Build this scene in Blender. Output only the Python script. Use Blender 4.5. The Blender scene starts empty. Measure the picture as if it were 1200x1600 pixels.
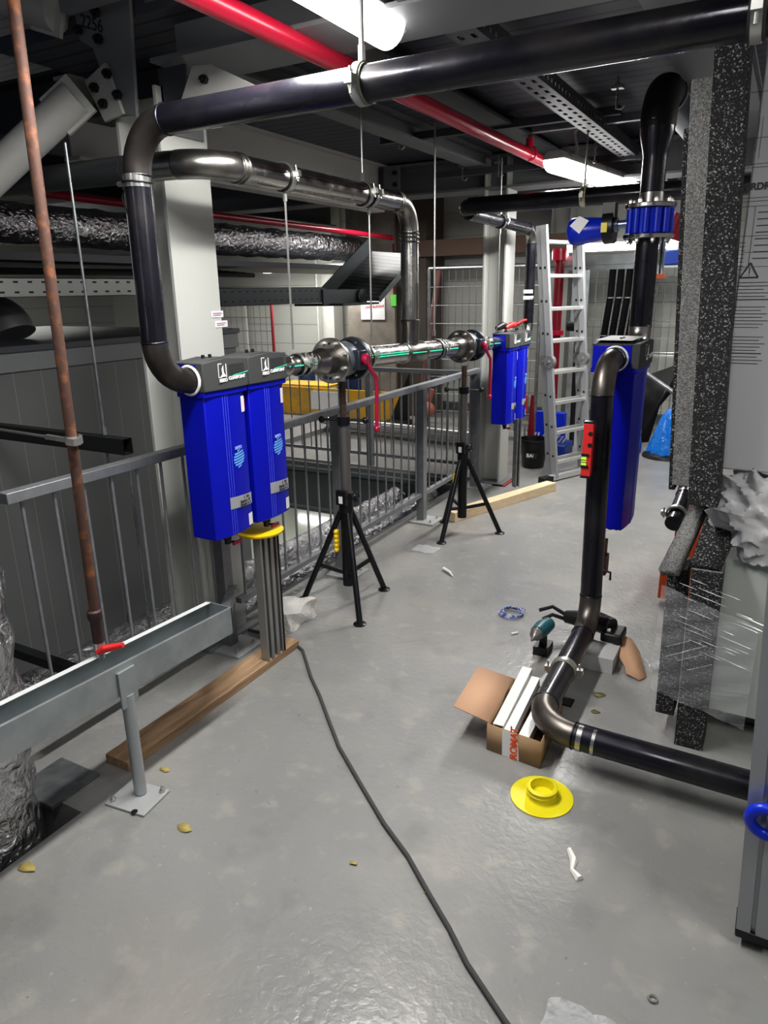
import bpy, bmesh, math, random
from mathutils import Vector as V, Matrix, Quaternion
random.seed(7)
PI = math.pi
COL = bpy.context.scene.collection

# ---------------------------------------------------------------- materials
MATS = {}
def mat(name, col, rough=.5, metal=0., bump=None, var=None, emit=None, spec=None, coat=0, alpha=None, rvar=None, ani=None):
    if name in MATS: return MATS[name]
    m = bpy.data.materials.new(name); m.use_nodes = True
    nt = m.node_tree; N = nt.nodes; L = nt.links; b = N['Principled BSDF']
    b.inputs['Base Color'].default_value = (*col, 1); b.inputs['Roughness'].default_value = rough
    b.inputs['Metallic'].default_value = metal
    if coat: b.inputs['Coat Weight'].default_value = coat; b.inputs['Coat Roughness'].default_value = .12
    if spec is not None: b.inputs['Specular IOR Level'].default_value = spec
    if emit: b.inputs['Emission Color'].default_value = (*emit[0], 1); b.inputs['Emission Strength'].default_value = emit[1]
    if alpha is not None: b.inputs['Alpha'].default_value = alpha
    tc = N.new('ShaderNodeTexCoord')
    def noise(scale, detail=4, stretch=None):
        n = N.new('ShaderNodeTexNoise'); n.inputs['Scale'].default_value = scale; n.inputs['Detail'].default_value = detail
        if stretch:
            mp = N.new('ShaderNodeMapping'); mp.inputs['Scale'].default_value = stretch
            L.new(tc.outputs['Object'], mp.inputs[0]); L.new(mp.outputs[0], n.inputs['Vector'])
        else: L.new(tc.outputs['Object'], n.inputs['Vector'])
        return n
    if var:   # (colour2, scale, lo, hi[, stretch])
        n = noise(var[1], 5, var[4] if len(var) > 4 else None)
        r = N.new('ShaderNodeMapRange'); r.inputs[1].default_value = var[2]; r.inputs[2].default_value = var[3]
        mx = N.new('ShaderNodeMix'); mx.data_type = 'RGBA'
        mx.inputs[6].default_value = (*col, 1); mx.inputs[7].default_value = (*var[0], 1)
        L.new(n.outputs[0], r.inputs[0]); L.new(r.outputs[0], mx.inputs[0]); L.new(mx.outputs[2], b.inputs['Base Color'])
    if rvar:  # (scale, lo, hi)
        n = noise(rvar[0], 3); r = N.new('ShaderNodeMapRange'); r.inputs[1].default_value = .35; r.inputs[2].default_value = .65
        r.inputs[3].default_value = rvar[1]; r.inputs[4].default_value = rvar[2]
        L.new(n.outputs[0], r.inputs[0]); L.new(r.outputs[0], b.inputs['Roughness'])
    if bump:  # (scale, strength, distance[, stretch])
        n = noise(bump[0], 4, bump[3] if len(bump) > 3 else None)
        bp = N.new('ShaderNodeBump'); bp.inputs['Strength'].default_value = bump[1]; bp.inputs['Distance'].default_value = bump[2]
        L.new(n.outputs[0], bp.inputs['Height']); L.new(bp.outputs[0], b.inputs['Normal'])
    MATS[name] = m
    return m

def stripes(m, axis, period, width, col, depth=.003):
    """panel joints / ribs cut into a procedural material along one object axis"""
    nt = m.node_tree; N = nt.nodes; L = nt.links; b = N['Principled BSDF']
    tc = N.new('ShaderNodeTexCoord'); s = N.new('ShaderNodeSeparateXYZ'); L.new(tc.outputs['Object'], s.inputs[0])
    a = N.new('ShaderNodeMath'); a.operation = 'DIVIDE'; a.inputs[1].default_value = period; L.new(s.outputs[axis], a.inputs[0])
    f = N.new('ShaderNodeMath'); f.operation = 'FRACT'; L.new(a.outputs[0], f.inputs[0])
    c = N.new('ShaderNodeMath'); c.operation = 'LESS_THAN'; c.inputs[1].default_value = width / period; L.new(f.outputs[0], c.inputs[0])
    mx = N.new('ShaderNodeMix'); mx.data_type = 'RGBA'
    old = b.inputs['Base Color'].links
    if old: L.new(old[0].from_socket, mx.inputs[6])
    else: mx.inputs[6].default_value = b.inputs['Base Color'].default_value
    mx.inputs[7].default_value = (*col, 1); L.new(c.outputs[0], mx.inputs[0]); L.new(mx.outputs[2], b.inputs['Base Color'])
    iv = N.new('ShaderNodeMath'); iv.operation = 'SUBTRACT'; iv.inputs[0].default_value = 1; L.new(c.outputs[0], iv.inputs[1])
    bp = N.new('ShaderNodeBump'); bp.inputs['Distance'].default_value = depth; L.new(iv.outputs[0], bp.inputs['Height'])
    nl = b.inputs['Normal'].links
    if nl: L.new(nl[0].from_socket, bp.inputs['Normal'])
    L.new(bp.outputs[0], b.inputs['Normal'])
    return m

def floor_mat():
    m = mat('painted_concrete', (.2, .2, .19), .35)
    nt = m.node_tree; N = nt.nodes; L = nt.links; b = N['Principled BSDF']
    tc = N.new('ShaderNodeTexCoord')
    def nz(sc, det, dist=0):
        n = N.new('ShaderNodeTexNoise'); n.inputs['Scale'].default_value = sc; n.inputs['Detail'].default_value = det
        n.inputs['Distortion'].default_value = dist; L.new(tc.outputs['Object'], n.inputs['Vector']); return n
    def rng(s, a, b_, c=0, d=1):
        r = N.new('ShaderNodeMapRange'); r.inputs[1].default_value = a; r.inputs[2].default_value = b_
        r.inputs[3].default_value = c; r.inputs[4].default_value = d; L.new(s, r.inputs[0]); return r.outputs[0]
    def mix(f, a, c):
        x = N.new('ShaderNodeMix'); x.data_type = 'RGBA'; L.new(f, x.inputs[0])
        if isinstance(a, tuple): x.inputs[6].default_value = (*a, 1)
        else: L.new(a, x.inputs[6])
        x.inputs[7].default_value = (*c, 1); return x.outputs[2]
    c = mix(rng(nz(1.3, 6).outputs[0], .3, .7), (.225, .228, .222), (.275, .275, .268))
    c = mix(rng(nz(2.2, 10).outputs[0], .50, .68, 0, .5), c, (.35, .335, .31))
    c = mix(rng(nz(.8, 12).outputs[0], .56, .72, 0, .3), c, (.31, .255, .19))
    c = mix(rng(nz(9, 12).outputs[0], .57, .68, 0, .35), c, (.40, .375, .34))
    c = mix(rng(nz(5, 14).outputs[0], .58, .70, 0, .3), c, (.15, .15, .145))
    c = mix(rng(nz(45, 3).outputs[0], .68, .75, 0, .45), c, (.42, .41, .39))
    c = mix(rng(nz(28, 2).outputs[0], .73, .78, 0, .5), c, (.11, .11, .11))
    L.new(c, b.inputs['Base Color'])
    L.new(rng(nz(1.4, 3).outputs[0], .3, .7, .26, .42), b.inputs['Roughness'])
    b1 = N.new('ShaderNodeBump'); b1.inputs['Distance'].default_value = .004; b1.inputs['Strength'].default_value = .5
    L.new(nz(38, 3, .5).outputs[0], b1.inputs['Height'])
    b2 = N.new('ShaderNodeBump'); b2.inputs['Distance'].default_value = .01; b2.inputs['Strength'].default_value = .25
    L.new(nz(7, 4).outputs[0], b2.inputs['Height']); L.new(b1.outputs[0], b2.inputs['Normal']); L.new(b2.outputs[0], b.inputs['Normal'])
    return m

def foam_mat(name, c0, c1, sc, lo):
    m = mat(name, c0, .9)
    nt = m.node_tree; N = nt.nodes; L = nt.links; b = N['Principled BSDF']
    tc = N.new('ShaderNodeTexCoord'); v = N.new('ShaderNodeTexVoronoi'); v.inputs['Scale'].default_value = sc
    L.new(tc.outputs['Object'], v.inputs['Vector'])
    sp = N.new('ShaderNodeSeparateColor'); L.new(v.outputs['Color'], sp.inputs[0])
    r = N.new('ShaderNodeMapRange'); r.inputs[1].default_value = lo; r.inputs[2].default_value = 1
    L.new(sp.outputs[0], r.inputs[0])
    mx = N.new('ShaderNodeMix'); mx.data_type = 'RGBA'; mx.inputs[6].default_value = (*c0, 1); mx.inputs[7].default_value = (*c1, 1)
    L.new(r.outputs[0], mx.inputs[0]); L.new(mx.outputs[2], b.inputs['Base Color'])
    bp = N.new('ShaderNodeBump'); bp.inputs['Distance'].default_value = .004; L.new(v.outputs['Distance'], bp.inputs['Height']); L.new(bp.outputs[0], b.inputs['Normal'])
    return m

def foil_mat():
    m = mat('crinkled_foil', (.72, .72, .74), .24, 1.)
    nt = m.node_tree; N = nt.nodes; L = nt.links; b = N['Principled BSDF']
    tc = N.new('ShaderNodeTexCoord')
    v = N.new('ShaderNodeTexVoronoi'); v.feature = 'DISTANCE_TO_EDGE'; v.inputs['Scale'].default_value = 14
    n = N.new('ShaderNodeTexNoise'); n.inputs['Scale'].default_value = 18; n.inputs['Detail'].default_value = 6; n.inputs['Distortion'].default_value = 1.2
    L.new(tc.outputs['Object'], n.inputs['Vector']); L.new(tc.outputs['Object'], v.inputs['Vector'])
    b1 = N.new('ShaderNodeBump'); b1.inputs['Distance'].default_value = .035; b1.inputs['Strength'].default_value = .8; L.new(n.outputs[0], b1.inputs['Height'])
    b2 = N.new('ShaderNodeBump'); b2.inputs['Distance'].default_value = .02; b2.inputs['Strength'].default_value = .5; L.new(v.outputs['Distance'], b2.inputs['Height'])
    L.new(b1.outputs[0], b2.inputs['Normal']); L.new(b2.outputs[0], b.inputs['Normal'])
    return m

def wood_mat(name, a, c):
    m = mat(name, a, .7)
    nt = m.node_tree; N = nt.nodes; L = nt.links; b = N['Principled BSDF']
    tc = N.new('ShaderNodeTexCoord'); mp = N.new('ShaderNodeMapping'); mp.inputs['Scale'].default_value = (14, 1.2, 30)
    n = N.new('ShaderNodeTexNoise'); n.inputs['Scale'].default_value = 3; n.inputs['Detail'].default_value = 7; n.inputs['Distortion'].default_value = .7
    L.new(tc.outputs['Object'], mp.inputs[0]); L.new(mp.outputs[0], n.inputs['Vector'])
    r = N.new('ShaderNodeMapRange'); r.inputs[1].default_value = .3; r.inputs[2].default_value = .7; L.new(n.outputs[0], r.inputs[0])
    mx = N.new('ShaderNodeMix'); mx.data_type = 'RGBA'; mx.inputs[6].default_value = (*a, 1); mx.inputs[7].default_value = (*c, 1)
    L.new(r.outputs[0], mx.inputs[0]); L.new(mx.outputs[2], b.inputs['Base Color'])
    bp = N.new('ShaderNodeBump'); bp.inputs['Distance'].default_value = .002; L.new(n.outputs[0], bp.inputs['Height']); L.new(bp.outputs[0], b.inputs['Normal'])
    return m

black_pipe = mat('black_steel_pipe', (.018, .018, .026), .27, .55, bump=(60, .25, .0015), var=((.05, .045, .045), 4, .5, .75, (1, 1, 1)), coat=.35, rvar=(6, .2, .4))
raw_elbow = mat('raw_steel_elbow', (.075, .068, .063), .45, .7, bump=(80, .3, .001), var=((.035, .03, .03), 9, .35, .7))
weld = mat('weld_seam', (.03, .032, .042), .35, .8, bump=(120, .5, .002))
bright_cut = mat('bright_ground_steel', (.5, .5, .5), .25, .9)
inox = mat('stainless_tube', (.5, .49, .47), .2, 1., bump=(30, .12, .001), rvar=(12, .14, .3))
inox_dull = mat('stainless_casting', (.34, .33, .31), .32, 1., bump=(50, .25, .0015), var=((.2, .19, .18), 8, .45, .7))
galv = mat('galvanised_steel', (.30, .31, .32), .42, .75, var=((.22, .23, .24), 16, .4, .6), bump=(40, .1, .001))
galv_lt = mat('galvanised_sheet', (.40, .43, .44), .4, .6, var=((.33, .36, .37), 9, .4, .6))
rail_m = mat('railing_galvanised', (.25, .26, .27), .45, .45, var=((.30, .31, .33), 22, .4, .7))
zinc = mat('zinc_rod', (.55, .55, .53), .35, .9)
col_lt = mat('column_paint', (.52, .53, .50), .6, bump=(9, .25, .01))
steel_gr = mat('grey_steel_paint', (.19, .195, .205), .55, bump=(12, .12, .004))
steel_pl = mat('pale_steel_paint', (.44, .44, .42), .5, bump=(12, .15, .004))
dk_steel = mat('dark_grey_steel', (.085, .09, .1), .5, .3)
bolt_m = mat('dark_bolt', (.05, .05, .055), .4, .8)
blk = mat('black_plastic', (.012, .012, .013), .4)
blk_paint = mat('black_painted_steel', (.012, .013, .016), .32, .2)
blue = mat('blue_housing', (.003, .008, .40), .38, bump=(5, .05, .004), spec=.35)
blue_br = mat('bright_blue_paint', (.008, .035, .55), .3)
cap_m = mat('charcoal_plastic', (.055, .057, .058), .75, bump=(90, .2, .001))
white = mat('white_print', (.85, .85, .85), .5)
label_w = mat('white_label', (.75, .75, .76), .5)
ink = mat('black_ink', (.02, .02, .02), .6)
red = mat('red_pipe_paint', (.50, .012, .045), .3, coat=.3)
red_h = mat('red_handle', (.38, .012, .06), .35, coat=.3)
red_b = mat('bright_red', (.6, .03, .03), .4)
rust = mat('rusty_steel', (.10, .055, .042), .7, .35, var=((.27, .11, .05), 26, .5, .72), bump=(60, .5, .002))
yellow = mat('yellow_cap', (.75, .66, .02), .35)
yellow2 = mat('amber_cap', (.75, .52, .015), .4)
yel_board = mat('yellow_formwork', (.75, .42, .03), .6, var=((.55, .36, .1), 6, .45, .6))
card = mat('cardboard', (.36, .24, .14), .8)
card_in = mat('cardboard_inside', (.55, .34, .22), .8)
wood_d = wood_mat('old_plank', (.24, .15, .085), (.50, .34, .21))
wood_l = wood_mat('new_timber', (.58, .45, .28), (.70, .57, .39))
foil = foil_mat()
foam = foam_mat('speckled_foam', (.022, .022, .024), (.36, .36, .35), 240, .82)
foam_g = foam_mat('lit_foam_face', (.14, .14, .14), (.34, .34, .33), 260, .1)  # paler foam: light on its faces is put into the colour
machine_w = mat('machine_panel', (.50, .50, .51), .45)
machine_g = mat('machine_grey', (.50, .53, .50), .4)
alu = mat('aluminium_profile', (.42, .43, .45), .38, .5)
alu_br = mat('bright_aluminium', (.72, .72, .71), .35, .7)
rubber = mat('grey_rubber', (.06, .06, .06), .8)
wall_m = stripes(mat('wall_cladding', (.56, .57, .53), .6), 2, .30, .012, (.40, .41, .38))
deck_m = stripes(mat('ceiling_deck', (.095, .10, .12), .55, .2), 1, .11, .02, (.045, .045, .058), .012)
panel_m = stripes(mat('sandwich_panel', (.145, .15, .15), .5), 1, .165, .007, (.21, .215, .21), .002)
white_plastic = mat('lamp_housing', (.5, .5, .48), .4)
lamp_on = mat('lit_diffuser', (1, 1, 1), .3, emit=((1, .98, .94), 9))
green_laser_glow = mat('green_laser_glow', (.02, .4, .25), .5, emit=((.05, .9, .5), .75))
orange = mat('orange_plastic', (.85, .13, .03), .4)
bag_blue = mat('blue_film', (.01, .16, .55), .25, bump=(16, .8, .02))
conc = mat('raw_concrete', (.30, .27, .23), .8, var=((.22, .20, .17), 4, .4, .6))
floor_m = floor_mat()

# ---------------------------------------------------------------- geometry collector
def frame_of(d, up=None):
    d = V(d).normalized(); u = V(up) if up else (V((0, 0, 1)) if abs(d.z) < .95 else V((0, 1, 0)))
    r = d.cross(u).normalized(); u = r.cross(d).normalized()
    return r, u, d
class G:
    def __init__(s): s.v = []; s.f = []; s.m = []; s.sm = []; s.mi = 0
    def _f(s, idx, smooth=False): s.f.append(idx); s.m.append(s.mi); s.sm.append(smooth)
    def mat(s, i): s.mi = i; return s
    def bx(s, x0, x1, y0, y1, z0, z1, tx=0, ty=0):
        """box; tx, ty shift the top for a lean"""
        b = len(s.v); h = z1 - z0
        for z, k in ((z0, 0), (z1, 1)):
            for x, y in ((x0, y0), (x1, y0), (x1, y1), (x0, y1)): s.v.append(V((x + k * tx, y + k * ty, z)))
        for f in ((3, 2, 1, 0), (4, 5, 6, 7), (0, 1, 5, 4), (1, 2, 6, 5), (2, 3, 7, 6), (3, 0, 4, 7)): s._f([b + i for i in f])
        return s
    def ring(s, c, r, u, rad, n, ph=0):
        b = len(s.v)
        for i in range(n):
            a = 2 * PI * i / n + ph; s.v.append(c + r * (rad * math.cos(a)) + u * (rad * math.sin(a)))
        return b
    def lathe(s, p0, d, prof, n=24, cap=True, sm=True):
        """prof: list of (distance along d, radius)"""
        p0 = V(p0); r, u, d = frame_of(d); prev = None
        for k, (t, rad) in enumerate(prof):
            b = s.ring(p0 + d * t, r, u, max(rad, 1e-5), n)
            if prev is not None:
                for i in range(n): s._f([prev + i, prev + (i + 1) % n, b + (i + 1) % n, b + i], sm)
            elif cap: s._f([b + i for i in reversed(range(n))])
            prev = b
        if cap: s._f([prev + i for i in range(n)])
        return s
    def cyl(s, p0, p1, r, r2=None, n=20, cap=True):
        d = V(p1) - V(p0); return s.lathe(p0, d, [(0, r), (d.length, r if r2 is None else r2)], n, cap)
    def hexa(s, p0, p1, r): d = V(p1) - V(p0); return s.lathe(p0, d, [(0, r), (d.length, r)], 6, True, False)
    def tube(s, pts, r, n=12, closed=False, cap=True):
        pts = [V(p) for p in pts]; m = len(pts); rs = r if isinstance(r, (list, tuple)) else [r] * m
        ts = []
        for i in range(m):
            if closed: t = pts[(i + 1) % m] - pts[i - 1]
            else: t = pts[min(i + 1, m - 1)] - pts[max(i - 1, 0)]
            ts.append(t.normalized())
        rr, uu, _ = frame_of(ts[0]); prev = first = None
        for i in range(m):
            if i:
                q = ts[i - 1].rotation_difference(ts[i]); rr = q @ rr; uu = q @ uu
            b = s.ring(pts[i], rr, uu, rs[i], n)
            if prev is not None:
                for k in range(n): s._f([prev + k, prev + (k + 1) % n, b + (k + 1) % n, b + k], True)
            else: first = b
            prev = b
        if closed:
            for k in range(n): s._f([prev + k, prev + (k + 1) % n, first + (k + 1) % n, first + k], True)
        elif cap:
            s._f([first + k for k in reversed(range(n))]); s._f([prev + k for k in range(n)])
        return s
    def torus(s, c, ax, R, r, n=28, k=8, a0=0, a1=2 * PI):
        x, y, _ = frame_of(ax); c = V(c); full = abs(a1 - a0 - 2 * PI) < 1e-4
        m = n if full else n + 1
        pts = [c + x * (R * math.cos(a0 + (a1 - a0) * i / n)) + y * (R * math.sin(a0 + (a1 - a0) * i / n)) for i in range(m)]
        return s.tube(pts, r, k, closed=full)
    def ext(s, poly, p0, p1, up=(0, 0, 1), cap=True, sm=False):
        """extrude a closed 2D polygon (right, up) from p0 to p1"""
        p0, p1 = V(p0), V(p1); r, u, d = frame_of(p1 - p0, up); n = len(poly); b = len(s.v)
        for p in (p0, p1):
            for a, c in poly: s.v.append(p + r * a + u * c)
        for i in range(n): s._f([b + i, b + (i + 1) % n, b + n + (i + 1) % n, b + n + i], sm)
        if cap: s._f([b + i for i in reversed(range(n))]); s._f([b + n + i for i in range(n)])
        return s
    def bar(s, p0, p1, w, h, up=(0, 0, 1)):
        return s.ext([(-w / 2, -h / 2), (w / 2, -h / 2), (w / 2, h / 2), (-w / 2, h / 2)], p0, p1, up)
    def quad(s, a, b_, c, d):
        b = len(s.v); s.v += [V(a), V(b_), V(c), V(d)]; s._f([b, b + 1, b + 2, b + 3]); return s
    def poly(s, pts):
        b = len(s.v); s.v += [V(p) for p in pts]; s._f([b + i for i in range(len(pts))]); return s
    def sph(s, c, r, sc=(1, 1, 1), n=14, m=8, nz=0, seed=0):
        rnd = random.Random(seed); c = V(c); b = len(s.v)
        for j in range(m + 1):
            for i in range(n):
                t = PI * j / m; a = 2 * PI * i / n; k = 1 + (rnd.uniform(-nz, nz) if 0 < j < m else 0)
                s.v.append(c + V((r * k * sc[0] * math.sin(t) * math.cos(a), r * k * sc[1] * math.sin(t) * math.sin(a), r * k * sc[2] * math.cos(t))))
        for j in range(m):
            for i in range(n): s._f([b + j * n + i, b + (j + 1) * n + i, b + (j + 1) * n + (i + 1) % n, b + j * n + (i + 1) % n], True)
        return s
    def grid(s, fn, nu, nv, sm=True):
        b = len(s.v)
        for j in range(nv + 1):
            for i in range(nu + 1): s.v.append(V(fn(i / nu, j / nv)))
        for j in range(nv):
            for i in range(nu): q = b + j * (nu + 1) + i; s._f([q, q + 1, q + nu + 2, q + nu + 1], sm)
        return s
    def text(s, txt, origin, r, u, size, depth=.0008, align='LEFT', bold=0):
        cu = bpy.data.curves.new('t', 'FONT'); cu.body = txt; cu.size = size; cu.extrude = depth; cu.align_x = align; cu.offset = bold
        o = bpy.data.objects.new('t', cu); COL.objects.link(o)
        me = bpy.data.meshes.new_from_object(o.evaluated_get(bpy.context.evaluated_depsgraph_get()))
        bpy.data.objects.remove(o); bpy.data.curves.remove(cu)
        r = V(r).normalized(); u = V(u).normalized(); w = r.cross(u); b = len(s.v); origin = V(origin)
        for v in me.vertices: s.v.append(origin + r * v.co.x + u * v.co.y + w * v.co.z)
        for p in me.polygons: s._f([b + i for i in p.vertices])
        bpy.data.meshes.remove(me); return s
    def xf(s, M, start=0):
        for i in range(start, len(s.v)): s.v[i] = M @ s.v[i]
        return s

def wloc(o):
    p = V((0, 0, 0))
    while o is not None: p += o.location; o = o.parent
    return p
def make(name, g, m, parent=None, bevel=0, label=None, cat=None, group=None, kind=None, solid=0, sub=0):
    me = bpy.data.meshes.new(name)
    if parent is not None: off = wloc(parent)
    elif kind == 'structure': off = V((0, 0, 0))
    else:
        xs = [v.x for v in g.v]; ys = [v.y for v in g.v]; zs = [v.z for v in g.v]
        off = V(((min(xs) + max(xs)) / 2, (min(ys) + max(ys)) / 2, min(zs)))
    me.from_pydata([tuple(v - off) for v in g.v], [], g.f)
    for mm in (m if isinstance(m, (list, tuple)) else [m]): me.materials.append(mm)
    for i, p in enumerate(me.polygons): p.use_smooth = g.sm[i]; p.material_index = g.m[i]
    me.update(); me.set_sharp_from_angle(angle=.7)
    o = bpy.data.objects.new(name, me); COL.objects.link(o)
    if parent is not None: o.parent = parent
    else: o.location = off
    if bevel:
        b = o.modifiers.new('bevel', 'BEVEL'); b.width = bevel; b.segments = 2; b.limit_method = 'ANGLE'; b.angle_limit = .6
    if solid: b = o.modifiers.new('solid', 'SOLIDIFY'); b.thickness = solid; b.offset = 0
    if sub: b = o.modifiers.new('sub', 'SUBSURF'); b.levels = sub; b.render_levels = sub
    tag(o, label, cat, group, kind)
    return o
def tag(o, label=None, cat=None, group=None, kind=None):
    if label: o['label'] = label
    if cat: o['category'] = cat
    if group: o['group'] = group
    if kind: o['kind'] = kind
def thing(name, loc, label, cat, group=None):
    o = bpy.data.objects.new(name, None); COL.objects.link(o); o.location = loc; o.empty_display_size = .1
    tag(o, label, cat, group); return o
def dup(root, loc, label=None, group=None, rz=None):
    def cp(o, par):
        c = o.copy(); COL.objects.link(c)
        if par: c.parent = par
        for ch in list(o.children): cp(ch, c)
        return c
    r = cp(root, None); r.location = loc
    if rz is not None: r.rotation_euler = (0, 0, rz)
    if label: r['label'] = label
    if group: r['group'] = group
    return r

# ---------------------------------------------------------------- the setting
FL = -3.4
g = G()
def slab(x0, x1, y0, y1): g.bx(x0, x1, y0, y1, -.22, 0)
slab(-1.92, 3, -2.5, 1.26); slab(-2.42, 3, 1.26, 6.08); slab(-12, 3, 6.08, 9.7)
make('floor', g, floor_m, kind='structure')
g = G().bx(-12, 3, -4, 16, FL - .1, FL)
make('floor_lower', g, mat('lower_floor_paint', (.50, .53, .45), .12, coat=.5), kind='structure')
g = G().bx(-12, 3, 9.7, 9.8, -.2, 4)
make('wall_back', g, wall_m, kind='structure')
make('wall_lower', G().bx(-12, 3, 15.9, 16, FL, -.22), steel_pl, kind='structure')
make('wall_left', G().bx(-12.1, -12, -4, 16, FL, 4), wall_m, kind='structure')
make('wall_right', G().bx(3, 3.1, -3, 9.8, -.2, 4), wall_m, kind='structure')
make('ceiling', G().bx(-3.24, 3, 2.36, 9.7, 2.74, 2.80), deck_m, kind='structure')
make('ceiling_upper', G().bx(-12, 3, -4, 16, 3.6, 3.7), deck_m, kind='structure')
make('trim_1', G().bx(-12, 3, 9.62, 9.7, 0, .12), galv, kind='structure')
# upstand beam along the far edge of the opening
g = G().bx(-12, -2.42, 6.02, 6.08, -.50, -.02).bx(-12, -2.42, 5.96, 6.08, -.1, -.06).bx(-12, -2.42, 5.94, 6.08, -.53, -.5)
make('trim_2', g, mat('upstand_grey', (.14, .15, .155), .6), kind='structure')
make('trim_3', G().bx(-2.46, -2.42, 1.3, 5.9, -.26, -.005), dk_steel, kind='structure')

# enclosure of sandwich panels standing in the opening
t = thing('panel_enclosure', (-4.4, 2.0, FL), 'tall grey sandwich panel enclosure behind the near railing', 'enclosure')
make('wall_panel', G().bx(-5.6, -3.5, -1.5, 4.1, FL, 1.33), panel_m, t)
make('top_trim', G().bx(-5.6, -3.485, -1.5, 4.11, 1.33, 1.43), mat('trim_blue_grey', (.20, .21, .215), .5), t)
make('roof_edge', G().bx(-5.6, -3.47, -1.5, 4.12, 1.43, 1.46), dk_steel, t)

# ---------------------------------------------------------------- steel frame
def hprof(w, h, tf, tw):
    a, b = w / 2, h / 2
    return [(-a, -b), (a, -b), (a, -b + tf), (tw / 2, -b + tf), (tw / 2, b - tf), (a, b - tf), (a, b), (-a, b), (-a, b - tf), (-tw / 2, b - tf), (-tw / 2, -b + tf), (-a, -b + tf)]
def bolts(gg, pts, ax, r=.016, h=.018):
    for p in pts: p = V(p); gg.hexa(p, p + V(ax) * h, r); gg.cyl(p, p + V(ax) * (h + .012), r * .5, n=8)
def bolt_objs(par, pts, ax, r=.016, h=.018, m=None, name='bolt'):
    for p in pts:
        g = G(); bolts(g, [p], ax, r, h); make(name, g, m or bolt_m, par)
def column(x0, x1, y0, y1, ztop, label, zb=0):
    t = thing('steel_column', ((x0 + x1) / 2, (y0 + y1) / 2, zb), label, 'column')
    g = G().bx(x1 - .018, x1, y0, y1, zb, ztop).bx(x0, x0 + .018, y0, y1, zb, ztop).bx(x0 + .018, x1 - .018, (y0 + y1) / 2 - .006, (y0 + y1) / 2 + .006, zb, ztop)
    make('shaft', g, col_lt, t, bevel=.002)
    make('base_plate', G().bx(x0 - .05, x1 + .05, y0 - .05, y1 + .05, zb, zb + .02), steel_gr, t)
    return t
c1 = column(-2.58, -2.335, 2.37, 2.65, 2.5, 'pale grey steel column behind the two nearest blue filters', -.0)
make('paper_label', G().bx(-2.334, -2.332, 2.58, 2.66, 1.595, 1.625).bx(-2.334, -2.332, 2.60, 2.685, 1.55, 1.58), label_w, c1)
g = G()
for k, (y0, z0) in enumerate(((2.59, 1.612), (2.61, 1.567))): g.bx(-2.332, -2.331, y0, y0 + .06, z0, z0 + .003).bx(-2.332, -2.331, y0, y0 + .05, z0 - .008, z0 - .005)
make('label_print', g, mat('magenta_ink', (.3, .05, .2), .6), c1)
make('splice_plate', G().bx(-2.333, -2.325, 2.40, 2.62, 2.33, 2.5), steel_gr, c1)
c2 = column(-2.33, -2.125, 5.95, 6.17, 2.74, 'grey steel column behind the two far blue filters')
make('red_grout', G().bx(-2.38, -2.05, 5.90, 6.21, .0005, .012), mat('red_oxide', (.28, .04, .035), .7), c2)
column(-2.75, -2.5, 9.3, 9.55, 2.74, 'pale steel column against the back wall behind the ladder')
column(-6.3, -6.0, 9.3, 9.55, 3.6, 'distant pale column seen above the near valve')

# beams
def beam(name, p0, p1, w, h, m, label, tf=.016, tw=.01):
    g = G().ext(hprof(w, h, tf, tw), p0, p1); return make(name, g, m, label=label, cat='beam')
beam('ceiling_beam', (-2.33, 2.51, 2.68), (3, 2.51, 2.68), .32, .22, steel_gr, 'wide grey ceiling beam crossing above the black overhead pipe')
beam('ceiling_beam', (-12, 6.05, 2.60), (3, 6.05, 2.60), .28, .25, steel_gr, 'grey cross beam resting on the far column')
beam('ceiling_beam', (-3.30, 2.72, 2.55), (-3.30, 5.9, 2.55), .12, .38, steel_pl, 'pale deep beam running behind the stainless bypass pipe')
beam('ceiling_beam', (-2.32, 2.69, 2.68), (-2.32, 5.9, 2.68), .14, .12, steel_gr, 'slim pale joist running between the two grey columns')
beam('ceiling_beam', (-1.72, 2.69, 2.70), (-1.72, 5.9, 2.70), .16, .09, dk_steel, 'dark joist under the deck above the red pipe')
beam('ceiling_beam', (-.45, 2.69, 2.69), (-.45, 5.9, 2.69), .3, .1, steel_gr, 'broad grey joist above the bent black riser')
beam('ceiling_beam', (-.05, -1, 2.9), (-.05, 2.3, 2.9), .4, .3, steel_gr, 'grey beam at the top right above the black overhead pipe')
beam('ceiling_beam', (-12, 2.9, 2.68), (-2.66, 2.9, 2.68), .2, .25, dk_steel, 'dark beam running left behind the brace node')
beam('ceiling_beam', (-6.0, -1, 2.75), (-6.0, 9.3, 2.75), .2, .3, dk_steel, 'dark beam high above the foil duct')
# brace node at the column head
t = thing('brace_node', (-2.62, 2.33, 2.37), 'bolted gusset plates marked 2256 where two round braces meet the column', 'gusset')
g = G(); Yp = 2.335
g.ext([(0, 0), (0, .014), (1, .014), (1, 0)], (0, 0, -9), (0, 0, -8.9)); g = G()
def plate(pts, y, th): g_ = G(); n = len(pts); g_.v += [V((x, y, z)) for x, z in pts] + [V((x, y + th, z)) for x, z in pts]; g_._f(list(range(n))); g_._f([n + i for i in reversed(range(n))]); [g_._f([(i + 1) % n, i, n + i, n + (i + 1) % n]) for i in range(n)]; return g_
make('gusset_plate', plate([(-2.71, 2.86), (-2.692, 2.70), (-2.622, 2.66), (-2.60, 2.60), (-2.575, 2.56), (-2.60, 2.40), (-2.46, 2.40), (-2.42, 2.39), (-2.39, 2.80), (-2.39, 2.95), (-2.72, 2.95)], Yp, .016), steel_gr, t, bevel=.002)
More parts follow.
